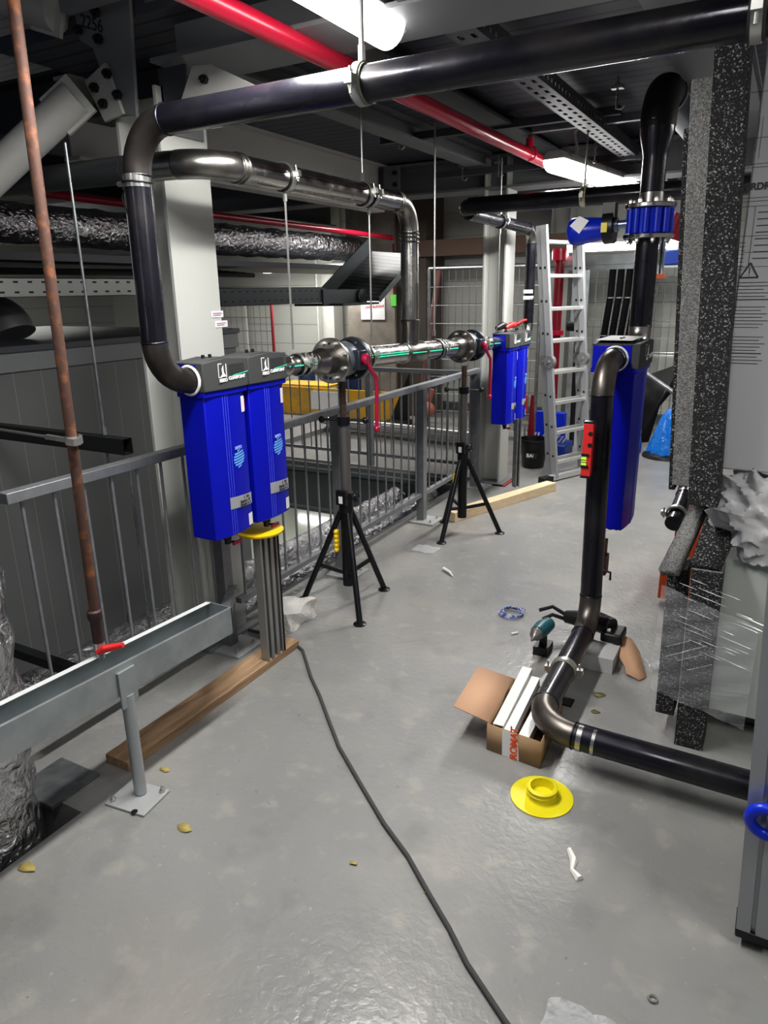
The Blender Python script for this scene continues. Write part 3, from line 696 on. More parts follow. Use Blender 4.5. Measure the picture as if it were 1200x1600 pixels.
# far pipework
t = thing('far_black_pipe', (-1.93, 4.72, 1.3), 'far black pipe crossing overhead and dropping behind the far blue filters', 'pipe')
pipe(t, [(2.9, 4.72, 2.23), (-1.95, 4.72, 2.225)], .053, .15, black_pipe, raw_elbow)
make('elbow', G().tube(arc((-2.0, 4.72, 2.222), (0, 4.72, 2.222), (-2.0, 6, 2.16), .10), .053, 28), black_pipe, t)
pipe(t, [(-1.99, 4.80, 2.19), (-1.95, 6.06, 2.16), (-1.95, 6.06, 1.30), (-1.95, 5.93, 1.30)], .043, .11, black_pipe, inox_dull)
clamp((-1.97, 5.36, 2.175), (0, 1, 0), .043, 'black-lined clamp on the far black pipe with a rod below', 2.6, side=(1, 0, .1), inner=blk, dn=1.40)
clamp((-1.20, 4.72, 2.23), (1, 0, 0), .053, 'yellow-lined clamp on the far black pipe beside the lamp', 2.6, side=(0, 1, 0), inner=mat('yellow_rubber', (.6, .6, .25), .6))
make('pipe_tag', G().bx(-1.92, -1.895, 6.00, 6.004, 1.62, 1.64).bx(-1.985, -1.905, 6.008, 6.012, 1.66, 1.69).bx(-1.985, -1.905, 6.008, 6.012, 1.61, 1.64), label_w, t)

# ---------------------------------------------------------------- right-hand filter, riser and floor pipe
RX = -.675
f5 = filter_box(w=.36, d0=-.11, d1=.10, zb=.56, zt=1.465, DB=.045, laser=False)
f5.location = (RX, 3.42, 0); f5['label'] = 'tall blue filter on the right with a pale dusty top and bent inlet pipe'
for c in list(f5.children):
    if c.name.startswith(('tape', 'warning_label', 'label_edge')):
        for k in list(c.children): bpy.data.objects.remove(k)
        bpy.data.objects.remove(c)
make('dusty_lid', G().bx(RX - .105, RX + .062, 3.43, 3.77, 1.4655, 1.4665), mat('dusty_white', (.42, .42, .42), .7), f5)
make('condensate_drain', G().cyl((RX - .02, 3.5, .48), (RX - .02, 3.5, .56), .014).bx(RX - .035, RX + .01, 3.47, 3.52, .40, .48).bx(RX - .05, RX + .02, 3.46, 3.53, .30, .40).tube([(RX + .0, 3.46, .33), (RX + .05, 3.44, .33), (RX + .05, 3.44, .29)], .006), mat('drain_dark', (.05, .04, .035), .5, .4), f5)
make('seal_ring', G().torus((RX - .004, 3.414, 1.385), (0, 1, 0), .055, .005), white, label='white sealing ring behind the bent inlet of the right filter', cat='ring')
t = thing('black_drop_pipe', (RX, 3.2, .1), 'black steel pipe from the right filter down and along the floor into the machine', 'pipe')
pipe(t, [(RX - .005, 3.42, 1.385), (RX - .01, 3.22, 1.385), (-.655, 3.17, .165), (-.640, 2.27, .145), (.6, 2.28, .125)], .049, .15, black_pipe, mat('satin_elbow', (.16, .145, .13), .38, .85, var=((.09, .08, .075), 9, .4, .7)))
make('ground_band', G().lathe((-.478, 2.27, .142), (1, 0, -.02), [(0, .0497), (.018, .0497)], 28, cap=False), bright_cut, t)
make('ground_band', G().lathe((-.425, 2.27, .141), (1, 0, -.02), [(0, .0497), (.012, .0497)], 28, cap=False), bright_cut, t)
c = clamp((-.648, 2.70, .152), (0, 1, 0), .049, 'galvanised clamp with pale lining and wing bolts on the low floor pipe', side=(1, 0, .1), w=.025, inner=mat('sage_rubber', (.2, .2, .2)))
make('support_foot', G().cyl((-.648, 2.70, 0), (-.648, 2.70, .092), .008).bx(-.69, -.60, 2.67, 2.73, 0, .006), blk, c)
t = thing('spirit_level', (-.74, 3.12, .95), 'red spirit level leaning upright against the right black pipe', 'level')
make('body', G().bx(-.722, -.680, 3.075, 3.11, .905, 1.14), red_b, t, bevel=.003)
make('end_cap', G().bx(-.723, -.679, 3.074, 3.111, 1.14, 1.148), blk, t)
make('end_cap', G().bx(-.723, -.679, 3.074, 3.111, .897, .905), blk, t)
v = make('vial', G().bx(-.7225, -.700, 3.072, 3.076, .955, .995), mat('vial_green', (.6, .85, .1), .2, emit=((.5, .8, .1), .15)), t)
make('vial_lines', G().bx(-.7225, -.700, 3.070, 3.0725, .968, .970).bx(-.7225, -.700, 3.070, 3.0725, .978, .980).bx(-.7225, -.69, 3.070, 3.0725, .943, .955).bx(-.7225, -.69, 3.070, 3.0725, .995, 1.007), blk, v)
for z in (1.045, 1.095): make('vial_window', G().cyl((-.690, 3.0735, z), (-.690, 3.076, z), .010), blk, t)

RY = 3.93; RR = -.67
t = thing('riser_pipe', (RR, RY, 1.35), 'black riser pipe behind the right filter curving over at the ceiling', 'pipe')
pipe(t, [(RR, 3.78, 1.385), (RR, RY, 1.385), (RR, RY, 1.93)], .055, .12, black_pipe, inox_dull)
make('straight_pipe', G().lathe((RR, RY, 2.09), (0, 0, 1), [(0, .056), (.20, .056), (.22, .058), (.30, .078), (.36, .081)], 32), black_pipe, t)
ar = arc((RR, RY, 2.60), (RR, RY, 2.3), (RR + .03, 5, 2.60), .17)
make('elbow', G().tube([(RR, RY, 2.42)] + ar, .082, 32), mat('dark_elbow', (.03, .028, .028), .5, .5), t)
make('straight_pipe', G().cyl(ar[-1], (RR + .03, 5.9, 2.60), .079, n=32), mat('blue_black_pipe', (.05, .065, .10), .35, .6), t)
make('ground_band', G().lathe((RR, RY, 2.09), (0, 0, 1), [(0, .0568), (.045, .0568)], 28, cap=False), inox_dull, t)
clamp(tuple(V(ar[-1]) + V((0, .03, 0))), (0, 1, 0), .081, 'clamp around the thick bluish pipe at the ceiling', side=(1, 0, .1), w=.02)
t = thing('actuated_valve', (RR, RY, 1.93), 'bright blue flanged butterfly valve with a motor actuator on the riser', 'valve')
flange((RR, RY, 1.925), (0, 0, 1), .12, .055, .02, 'flange', inox, t, bm=zinc)
g = G().lathe((RR, RY, 1.945), (0, 0, 1), [(0, .09), (.12, .09)], 32)
for i in range(12): a = 2 * PI * i / 12; g.cyl((RR + .095 * math.cos(a), RY + .095 * math.sin(a), 1.95), (RR + .095 * math.cos(a), RY + .095 * math.sin(a), 2.06), .017, n=10)
make('valve_body', g, blue_br, t)
flange((RR, RY, 2.085), (0, 0, -1), .12, .055, .02, 'flange', inox, t, bm=zinc)
make('stem', G().lathe((RR - .09, RY, 2.0), (-1, 0, -.03), [(0, .025), (.03, .02), (.06, .02), (.06, .035), (.085, .038)], 20), mat('stem_steel', (.25, .3, .4), .3, .8), t)
a = make('actuator', G().lathe((RR - .175, RY, 1.985), (-1, 0, -.05), [(0, .045), (.02, .05), (.16, .068), (.2, .066), (.215, .055), (.23, .02)], 28), blue_br, t)
make('gear_plate', G().lathe((RR - .165, RY, 1.99), (-1, 0, -.05), [(0, .045), (0, .08), (.05, .08), (.055, .05)], 24).bx(RR - .22, RR - .16, RY - .05, RY + .02, 2.03, 2.10), blk, t)
make('caution_label', G().bx(RR - .215, RR - .185, RY - .084, RY - .082, 1.96, 2.005), mat('label_yellow', (.8, .65, .05), .4), a)
make('white_sticker', G().quad((RR - .375, RY - .070, 2.0), (RR - .325, RY - .069, 1.96), (RR - .28, RY - .066, 2.02), (RR - .33, RY - .068, 2.045)), white, a)

# ---------------------------------------------------------------- red sprinkler pipes
t = thing('sprinkler_pipe', (-1.66, 4, 2.52), 'red sprinkler pipe running along the ceiling above the black pipes', 'pipe')
make('straight_pipe', G().cyl((-1.668, 1.5, 2.548), (-1.668, 9.5, 2.555), .038, n=24), red, t)
h = make('sprinkler_outlet', G().cyl((-1.65, 5.0, 2.59), (-1.65, 5.0, 2.64), .024, n=14).torus((-1.65, 5.03, 2.555), (0, 1, 0), .04, .007), red, t)
make('sprinkler_head', G().cyl((-1.65, 5.0, 2.64), (-1.65, 5.0, 2.67), .013, n=8).tube([(-1.67, 5.0, 2.67), (-1.68, 5.0, 2.70), (-1.65, 5.0, 2.715), (-1.62, 5.0, 2.70), (-1.63, 5.0, 2.67)], .004, 6), mat('brass', (.5, .33, .12), .3, .9), h)
make('sprinkler_pipe', G().cyl((-4.62, 1.0, 2.40), (-4.62, 8.6, 2.35), .030, n=20), red, label='distant red pipe above the foil duct behind the column', cat='pipe')
make('wire_hook', G().tube([(-4.58, 4.2, 2.48), (-4.57, 4.25, 2.42), (-4.585, 4.27, 2.36), (-4.60, 4.25, 2.35)], .004, 6), zinc, label='small wire hook on the distant red pipe', cat='hook')

# ---------------------------------------------------------------- foil ducts
def foil_tube(pts, r, label, n=40, seg=60, amp=.012, seed=1, cat='duct', bands=0):
    rnd = random.Random(seed); pts = [V(p) for p in pts]; P = []; R = []
    for i in range(seg + 1):
        f = i / seg * (len(pts) - 1); k = min(int(f), len(pts) - 2); u = f - k
        P.append(pts[k].lerp(pts[k + 1], u)); R.append(r * (1 + .04 * math.sin(i * 1.7 + seed) + rnd.uniform(-.03, .03)))
    g = G().tube(P, R, n, cap=True)
    for v in g.v: v += V((rnd.uniform(-amp, amp), rnd.uniform(-amp, amp), rnd.uniform(-amp, amp)))
    return make('foil_duct', g, foil, label=label, cat=cat)
foil_tube([(-2.14, 1.05, -3.3), (-2.14, 1.05, 0), (-2.10, 1.06, 1.4), (-2.09, 1.06, 2.9)], .17, 'upright foil-wrapped duct rising through the floor at the left edge', seg=90, amp=.008)
foil_tube([(-5.0, -1, 2.21), (-5.0, 8.3, 2.21)], .145, 'foil-wrapped duct running high behind the columns', seg=90, amp=.006, seed=3)
foil_tube([(-2.80, .6, -.20), (-2.80, 5.9, -.20)], .105, 'foil-wrapped pipe in the opening just outside the railing', seg=90, amp=.008, seed=5)
foil_tube([(-3.14, .6, -.24), (-3.14, 5.9, -.24)], .11, 'foil-wrapped pipe lying beside the grey enclosure', seg=90, amp=.008, seed=8)
g = G().bar((-3.6, 1.95, -.045), (-2.5, 1.95, -.045), .05, .05)
for i in range(12): g.bx(-3.5 + i * .08, -3.47 + i * .08, 1.955, 1.972, -.0205, -.0195)
make('support_channel', g, mat('dark_perforated', (.03, .032, .035), .5, .4), label='dark perforated channel crossing over the foil pipes', cat='channel')
foil_tube([(-4.2, 1.2, 1.62), (-4.2, 2.6, 1.62)], .05, 'slim foil pipe under the pale cable tray', seg=20, seed=11) if 0 else None

# duct elbow left, far dark ducts under the foil duct
g = G().tube(arc((-3.96, 2.7, 1.59), (-6, 2.7, 1.59), (-3.96, 2.7, .9), .16, 12)[:10], .125, 28)
make('duct_elbow', g, mat('duct_sheet', (.38, .39, .38), .35, .7), label='smooth grey duct elbow at the left edge above the enclosure', cat='duct')
g = G().bx(-5.6, -4.4, .5, 8.6, 1.93, 1.98)
make('service_shelf', g, dk_steel, label='long dark service shelf between foil duct and pale cable tray', cat='shelf')
g = G()
for i in range(5): g.tube([(-4.6 - .08 * i, .5, 1.88 - .01 * i), (-4.6 - .05 * i, 3, 1.87), (-4.5 - .1 * i, 5.6, 1.86 + .01 * i)], .022, 8)
make('cable_bundle', g, blk, label='bundle of black cables between the foil duct and pale tray', cat='cables')

# ---------------------------------------------------------------- railings
def railing(label, pts, zt, zb_, posts, n_bal, bal_r=.0065, base=True, zfun=None):
    a, b = V(pts[0]), V(pts[1]); t = thing('railing', ((a.x + b.x) / 2, (a.y + b.y) / 2, 0), label, 'railing')
    make('top_rail', G().bar((a.x, a.y, zt), (b.x, b.y, zt), .05, .04), rail_m, t, bevel=.003)
    make('bottom_rail', G().bar((a.x, a.y, zb_), (b.x, b.y, zb_), .035, .03), rail_m, t)
    for s_ in posts:
        p = a.lerp(b, s_); q = make('post', G().bx(p.x - .03, p.x + .03, p.y - .03, p.y + .03, 0, zt - .02), rail_m, t, bevel=.002)
        if base:
            g = G().bx(p.x - .06, p.x + .14, p.y - .10, p.y + .10, .001, .012); make('base_plate', g, mat('plate_zinc', (.42, .43, .43), .45, .2), q)
            bolt_objs(q, [(p.x + .1, p.y - .06, .012), (p.x + .1, p.y + .06, .012)], (0, 0, 1), .011, .01, zinc, 'anchor_bolt')
    for i in range(n_bal):
        p = a.lerp(b, (i + .5) / n_bal)
        if any(abs((p - a.lerp(b, s_)).length) < .04 for s_ in posts): continue
        make('baluster', G().cyl((p.x, p.y, zb_), (p.x, p.y, zt - .01), bal_r, n=8), rail_m, t)
    return t
railing('galvanised railing at the left edge behind the steel trough', [(-2.27, 1.40, 0), (-2.27, 2.44, 0)], 1.045, .16, [1], 8)
railing('long galvanised railing beyond the blue filters along the opening', [(-2.27, 2.53, 0), (-2.31, 5.85, 0)], 1.03, .21, [.30, .655, .985], 28)
railing('cross railing on the far side of the opening', [(-7.0, 6.12, 0), (-2.42, 6.12, 0)], .97, .12, [.2, .5, .75], 38, base=False)

# ---------------------------------------------------------------- trough with post
t = thing('steel_trough', (-1.86, 1.4, 0), 'open galvanised steel trough on a post at the lower left', 'trough')
p0 = V((-1.865, .2, .465)); p1 = V((-1.865, 1.96, .395))
w, h, tk = .065, .11, .003
prof = [(-w, 0), (w, 0), (w, h), (w - .012, h), (w - .012, h - tk), (w - tk, h - tk), (w - tk, tk), (-w + tk, tk), (-w + tk, h - tk), (-w + .022, h - tk), (-w + .022, h), (-w, h)]
make('channel', G().ext(prof, p0, p1), galv_lt, t)
make('rim', G().ext([(-w, h), (-w + .024, h), (-w + .024, h + .001), (-w, h + .001)], p0, p1), mat('white_zinc', (.62, .64, .64), .6, .2), t)
make('end_cap', G().bx(-1.93, -1.80, 1.957, 1.962, .395, .507), galv_lt, t)
q = make('post', G().cyl((-1.805, 1.42, .012), (-1.805, 1.42, .41), .0215, n=20), mat('post_zinc', (.42, .45, .46), .4, .6), t)
make('clip', G().bx(-1.797, -1.790, 1.385, 1.455, .37, .50).bx(-1.83, -1.79, 1.385, 1.455, .50, .505), galv_lt, q)
g = G(); g.bx(-.085, .085, -.07, .07, .001, .009); g.xf(Matrix.Translation((-1.80, 1.40, 0)) @ Matrix.Rotation(.12, 4, 'Z'))
b = make('base_plate', g, mat('plate_zinc', (.42, .43, .43), .45, .2), q, bevel=.001)
bolt_objs(q, [(-1.86, 1.345, .009), (-1.74, 1.46, .009)], (0, 0, 1), .011, .01, zinc, 'anchor_bolt')
g = G().cyl((-1.75, 1.34, .009), (-1.75, 1.34, .0105), .011).cyl((-1.86, 1.45, .009), (-1.86, 1.45, .0105), .011); make('slots', g, blk, b)
make('tie_bar', G().bar((-1.865, 1.96, .42), (-2.2, 2.42, .33), .04, .04), galv, t)
make('anchor_plate', G().bx(-2.23, -2.02, 1.22, 1.42, .001, .012), galv, label='loose zinc anchor plate on the slab edge under the trough', cat='plate')
# rusty drain pipe
t = thing('rusty_pipe', (-1.91, 1.42, .5), 'thin rusty upright pipe ending over the steel trough with a red tap', 'pipe')
make('pipe', G().cyl((-1.91, 1.42, .62), (-1.91, 1.47, 3.2), .0165, n=18), rust, t)
make('coupling', G().lathe((-1.91, 1.42, .58), (0, 0, 1), [(0, .018), (.08, .018), (.09, .024), (.115, .024), (.12, .018)], 18), mat('dark_rust', (.07, .045, .045), .6, .4), t)
q = make('tap_body', G().lathe((-1.91, 1.42, .52), (0, 0, 1), [(0, .014), (.03, .014), (.035, .02), (.06, .018)], 14), zinc, t)
make('tap_handle', G().tube([(-1.89, 1.40, .555), (-1.865, 1.405, .572), (-1.84, 1.43, .575), (-1.815, 1.44, .582)], [.012, .014, .012, .009], 10), red_b, q)
t = thing('rod_clamp', (-1.91, 1.44, 1.27), 'small zinc clamp holding a thin rod to the rusty pipe', 'clamp')
make('band', G().lathe((-1.91, 1.44, 1.26), (0, 0, 1), [(0, .017), (0, .026), (.025, .026), (.025, .017)], 20, cap=False).bx(-1.90, -1.865, 1.405, 1.43, 1.262, 1.283), zinc, t)
make('rod', G().cyl((-3.2, 1.35, 1.325), (-1.93, 1.43, 1.272), .005, n=8).bar((-2.02, 1.425, 1.276), (-1.93, 1.43, 1.272), .014, .014), zinc, t)

# upright strut post with amber disc under the filters, on a plank
t = thing('strut_post', (-2.0, 2.44, .04), 'upright grooved strut post standing on the plank under the filters', 'post')
g = G()
for dy in (-.041, 0, .041): g.ext(upr(.041, .041), (-1.985, 2.40 + dy, .04), (-1.985, 2.40 + dy, .655), up=(1, 0, 0))
make('channels', g, mat('strut_grey', (.33, .33, .32), .4, .6), t)
make('edge_strip', G().bx(-1.985, -1.94, 2.463, 2.469, .04, .655), blk, t)
def flange_cap(c, m, label, flip=False, r=.108):
    c = V(c); g = G()
    g.lathe(c, (0, 0, 1), [(0, r - .003), (0, r), (.003, r), (.004, .055), (.010, .05), (.022, .05), (.024, .054), (.027, .054), (.029, .05), (.038, .05), (.040, .054), (.043, .054), (.046, .047), (.046, .041), (.012, .040), (.011, 0.001)], 44, cap=True)
    return make('flange_cap', g, m, label=label, cat='cap')
flange_cap((-.545, 2.07, .001), yellow, 'yellow ribbed plastic flange cap lying on the floor')
g = G().lathe((-2.0, 2.41, .657), (0, 0, 1), [(0, .106), (.004, .109), (.011, .109), (.014, .1)], 40)
make('flange_cap', g, yellow2, label='amber plastic disc wedged on the strut post under the second filter', cat='cap')
make('plank', G().bx(-2.065, -1.945, 1.49, 2.585, .001, .038), wood_d, bevel=.002, label='worn wooden plank on the floor under the strut post', cat='plank')
t = thing('broken_block', (-2.12, 2.78, 0), 'broken white foam block beside the strut post', 'block')
g = G().bx(-2.21, -2.05, 2.66, 2.90, .001, .085); g = G()
g.grid(lambda u, v: (0, 0, 0), 1, 1); g = G()
def blockv(u, v, w_): return V((-2.15 + (u - .5) * .15 + .012 * math.sin(v * 9 + w_ * 5), 2.80 + (v - .5) * .25, .001 + w_ * (.095 - .012 * math.sin(u * 5 + v * 7))))
rb = random.Random(4)
for f in (lambda u, v: blockv(u, v, 1), lambda u, v: blockv(u, 0, v), lambda u, v: blockv(1, u, v), lambda u, v: blockv(0, 1 - u, v), lambda u, v: blockv(1 - u, 1, v)): g.grid(f, 10, 8)
make('block', g, mat('white_foam', (.8, .79, .76), .7, bump=(70, .9, .012), var=((.7, .66, .6), 6, .5, .7)), t)

# far timber + strut
g = G(); g.bx(-.05, .05, -.0, 1.28, .001, .075); g.xf(Matrix.Translation((-2.09, 4.78, 0)) @ Matrix.Rotation(math.radians(-20), 4, 'Z'))
make('timber_beam', g, wood_l, bevel=.002, label='pale squared timber on the floor behind the far tripod', cat='timber')
make('strut_post', G().ext(upr(.045, .045), (-1.90, 5.70, .077), (-1.90, 5.70, .66), up=(1, -.6, 0)), galv, label='perforated strut post standing on the pale timber under the far filters', cat='post')

# ---------------------------------------------------------------- ladder
t = thing('folding_ladder', (-1.6, 6.5, 0), 'folded aluminium hinge ladder leaning beside the far filters', 'ladder')
def ladder_frame(bl, br, tl, tr, name, hinge):
    bl, br, tl, tr = map(V, (bl, br, tl, tr)); rd = (br - bl).normalized()
    st = []
    for s0, s1 in ((bl, tl), (br, tr)):
        o = make('stile', G().bar(s0, s1, .028, .066, up=tuple(rd.cross(V((0, 0, 1))))), alu, t, bevel=.003); st.append(o)
        for k in range(1, 8): p = s0.lerp(s1, k / 8 - .03); make('rung_plug', G().bar(p - rd * .0155, p + rd * .0155, .02, .02), blk, o)
        if hinge:
            p = s0.lerp(s1, .485); make('hinge', G().cyl(p - rd * .02, p + rd * .02, .055, n=20).cyl(p - rd * .03, p + rd * .03, .015), mat('hinge_grey', (.3, .3, .3), .4, .6), o)
    for k in range(1, 9):
        f = k / 8 - .06
        make('rung', G().bar(bl.lerp(tl, f), br.lerp(tr, f), .03, .03), alu_br, t, bevel=.004)
    return st
ladder_frame((-1.71, 6.30, .03), (-1.52, 6.72, .03), (-1.88, 6.16, 2.2), (-1.69, 6.58, 2.2), 'a', True)
ladder_frame((-1.79, 6.40, .03), (-1.60, 6.82, .03), (-1.93, 6.20, 2.2), (-1.74, 6.62, 2.2), 'b', True)
make('base_bar', G().bar((-1.74, 6.24, .035), (-1.49, 6.78, .035), .05, .05), alu_br, t, bevel=.003)
make('rubber_foot', G().bar((-1.79, 6.14, .03), (-1.735, 6.25, .03), .08, .058), blk, t, bevel=.006)
make('rubber_foot', G().bar((-1.50, 6.76, .03), (-1.46, 6.84, .03), .08, .058), blk, t, bevel=.006)

# gloves on far filter
t = thing('work_gloves', (-1.98, 5.55, 1.38), 'black and red work gloves lying on the far filter', 'gloves')
make('dark_glove', G().tube([(-2.0, 5.44, 1.405), (-1.98, 5.50, 1.425), (-1.97, 5.56, 1.42)], [.018, .03, .022], 10), blk, t)
g = G().tube([(-1.96, 5.52, 1.405), (-1.94, 5.60, 1.425), (-1.93, 5.68, 1.42)], [.016, .024, .02], 10)
for k in range(4): g.tube([(-1.95 + .012 * k, 5.66, 1.41 + .006 * k), (-1.94 + .02 * k, 5.72, 1.42 + .012 * k), (-1.93 + .02 * k, 5.76, 1.42 + .012 * k)], .009, 8)
make('red_glove', g, red_b, t)

# ---------------------------------------------------------------- machine, foam and frame on the right
t = thing('dryer_cabinet', (.5, 3.2, 0), 'large white machine cabinet with printed instruction panel at the right edge', 'machine')
MY = 2.75
make('upper_housing', G().bx(-.17, 1.6, MY, 4.0, 1.07, 2.6), machine_w, t, bevel=.006)
make('lower_housing', G().bx(-.150, 1.6, MY, 3.6, .10, .735), machine_g, t, bevel=.006)
make('middle_recess', G().bx(.12, 1.6, MY + .25, 3.7, .735, 1.07), dk_steel, t)
make('under_bracket', G().tube([(-.04, 2.85, .10), (-.04, 2.85, .035), (.02, 2.85, .02), (.2, 2.85, .02)], .006, 8).bx(-.02, .0, 2.84, 2.86, .001, .10), blk, t)
for x in (.25, 1.5): make('leg', G().bx(x, x + .08, 2.9, 3.0, 0, .10), dk_steel, t)
g = G(); yy = MY - .0012
g.text('EVERDRY', (-.212, yy, 1.99), (1, 0, 0), (0, 0, 1), .0285, bold=.0012)
def ln(x0, x1, z, th=.0015): g.bx(x0, x1, yy, yy + .001, z, z + th)
for z in (2.27, 2.14, 2.065, 2.055, 1.965, 1.955, 1.94, 1.85, 1.80, 1.755): ln(-.2, .2, z)
for x0, z0, z1 in ((-.145, 1.755, 1.94), (-.165, 2.1, 2.2), (-.155, 2.08, 2.2), (-.10, 2.2, 2.27)): g.bx(x0, x0 + .0012, yy, yy + .001, z0, z1)
for k in range(8): ln(-.135, -.09, 1.92 - .02 * k, .003); ln(-.19, -.16, 1.83 - .012 * k, .002)
for k in range(22): ln(-.185, -.185 + .12 - .03 * ((k * 37) % 5) / 5, 1.705 - .011 * k - .012 * (k > 5) - .02 * (k > 12), .0035 if k in (5, 18) else .0022)
for a_, b_ in (((-.165, 1.722), (-.138, 1.768)), ((-.138, 1.768), (-.111, 1.722)), ((-.111, 1.722), (-.165, 1.722))):
    g.bar((a_[0], yy + .0005, a_[1]), (b_[0], yy + .0005, b_[1]), .001, .005, up=(0, -1, 0)) if 0 else g.bar((a_[0], yy, a_[1]), (b_[0], yy, b_[1]), .0015, .005)
g.bx(-.1395, -.1365, yy, yy + .001, 1.735, 1.752).bx(-.1395, -.1365, yy, yy + .001, 1.728, 1.7315)
make('printed_text', g, mat('print_grey', (.07, .07, .08), .6), t)
# foam sheets
def leanbox(x0, x1, y0, y1, z0, z1, tx, m, name, label, par=None, bevel=.003):
    g = G().bx(x0, x1, y0, y1, z0, z1, tx=tx); return make(name, g, m, par, bevel=bevel, label=label, cat=None if par else 'foam')
def foam_slab(x0, x1, y0, y1, z0, z1, tx, label, notch=None):
    g = G().bx(x0, x1, y0, y1, z0, z1, tx=tx)
    # faces: 5 is the -X side; it and the top take the lit colour
    g.m[5] = 1; g.m[1] = 1
    return make('foam_slab', g, [foam, foam_g], label=label, cat='foam', bevel=.002)
foam_slab(-.232, -.135, 2.60, 2.735, .965, 2.41, -.072, 'tall black speckled foam slab leaning on the upper machine cabinet')
make('foam_slab', G().bx(-.305, -.226, 2.74, 2.80, .995, 2.33, tx=-.072), foam_g, label='tall grey-faced foam sheet directly left of the speckled slab', cat='foam', bevel=.002)  # light on the side face put into the sheet's colour
make('foam_slab', G().bx(-.322, -.300, 2.80, 2.90, .96, 2.2, tx=-.072), foam, label='thin rearmost foam sheet at the left of the upper stack', cat='foam', bevel=.002)
foam_slab(-.182, -.080, 2.60, 2.735, .0, .73, -.012, 'thick lower foam slab held to the machine by stretch film')
foam_slab(-.268, -.200, 2.66, 2.80, .085, .70, -.012, 'lower foam sheet with an angled top beside the thick slab')
g = G().poly([(-.30, 2.62, .69), (-.24, 2.60, .705), (-.165, 2.95, .95), (-.215, 2.98, .94)])
make('foam_slab', g, foam_g, label='grey slanted foam sheet resting over the lower stack', cat='foam', solid=.035)
g = G().poly([(-.20, 2.61, .74), (-.10, 2.61, .74), (-.08, 2.72, .80), (-.14, 2.95, .95), (-.17, 2.93, .94)])
make('foam_slab', g, foam, label='small speckled foam wedge above the thick lower slab', cat='foam', solid=.03)
# white padding bag
g = G()
rw = random.Random(5)
from mathutils import noise as mnoise
def bagf(u, v):
    a = 2 * PI * u; t_ = PI * v
    q = V((math.cos(a) * math.sin(t_) * 1.6, math.sin(a) * math.sin(t_), math.cos(t_) * 1.4))
    k = 1.12 - abs(mnoise.noise(q * 1.5 + V((3, 1, 7)))) * .75 - .22 * abs(mnoise.noise(q * 3.3)) + .02 * mnoise.noise(q * 8)
    return (.03 + .21 * k * math.sin(t_) * math.cos(a), 2.76 + .085 * k * math.sin(t_) * math.sin(a), .895 + .175 * k * math.cos(t_) - .05 * math.cos(a) * math.sin(t_))
g.grid(bagf, 90, 60)
make('padding_bag', g, mat('white_padding', (.55, .55, .56), .35, bump=(9, .5, .03), alpha=.93), label='crumpled white packing foil stuffed between the machine cabinets', cat='packing')
# stretch film
t = thing('stretch_film', (-.1, 2.55, .35), 'clear stretch film wrapped tightly round the lower foam slabs', 'film')
fm = mat('clear_film', (.75, .77, .8), .12, alpha=.2, spec=1, bump=(26, .5, .01, (1, 1, 7)))
g = G()
g.grid(lambda u, v: (-.285 + .33 * u, 2.575 + .004 * math.sin(u * 17 + v * 30), .66 - .10 * u - (.43 - .02 * u) * v + .012 * math.sin(v * 40 + u * 9) * .2), 30, 20)
make('film_sheet', g, fm, t)
g = G()
for k in range(26):
    z = .64 - .26 * rw.random(); x0 = -.24 + .22 * rw.random(); L_ = rw.uniform(.03, .13)
    g.tube([(x0, 2.570, z - x0 * .35), (x0 + L_ * .5, 2.569, z - x0 * .35 - L_ * .12), (x0 + L_, 2.570, z - x0 * .35 - L_ * .26)], [.0004, rw.uniform(.0009, .0018), .0004], 5)
for k in range(5):
    x0 = -.25 + .1 * rw.random(); z = .33 + .1 * rw.random(); g.tube([(x0, 2.570, z), (x0 + .08, 2.569, z + .045)], .0006, 5)
make('film_creases', g, mat('film_glint', (.9, .9, .92), .15, .3), t)
# aluminium frame
t = thing('aluminium_frame', (.12, 1.74, 0), 'aluminium profile frame with black corner caps at the right edge', 'frame')
def lean(g_, k=-.052): 
    for v_ in g_.v: v_.x += k * v_.z
    return g_
g = G().ext([(-.04, -.04), (.04, -.04), (.04, .04), (.006, .04), (.006, .03), (-.006, .03), (-.006, .04), (-.04, .04), (-.04, .006), (-.03, .006), (-.03, -.006), (-.04, -.006)], (.127, 1.78, .055), (.127, 1.78, 1.09), up=(0, -1, 0))
make('post', lean(g), alu, t)
make('side_panel', lean(G().bx(.168, .9, 1.76, 1.80, .09, 1.09)), alu, t)
make('corner_cap', lean(G().bx(.085, .169, 1.738, 1.822, .03, .056)), blk, t, bevel=.004)
make('corner_cap', lean(G().bx(.085, .169, 1.738, 1.822, 1.09, 1.115)), blk, t, bevel=.008)
make('foot', G().cyl((.2, 1.78, 0), (.2, 1.78, .06), .02).cyl((.2, 1.78, .0), (.2, 1.78, .01), .035).bx(.165, .24, 1.75, 1.81, .055, .09), blk, t)
make('hand_ring', lean(G().torus((.135, 1.715, .43), (0, 1, .1), .040, .0145, n=40, k=14).cyl((.135, 1.72, .47), (.135, 1.742, .47), .006)), blue_br, label='bright blue ring hanging on the aluminium frame', cat='ring')

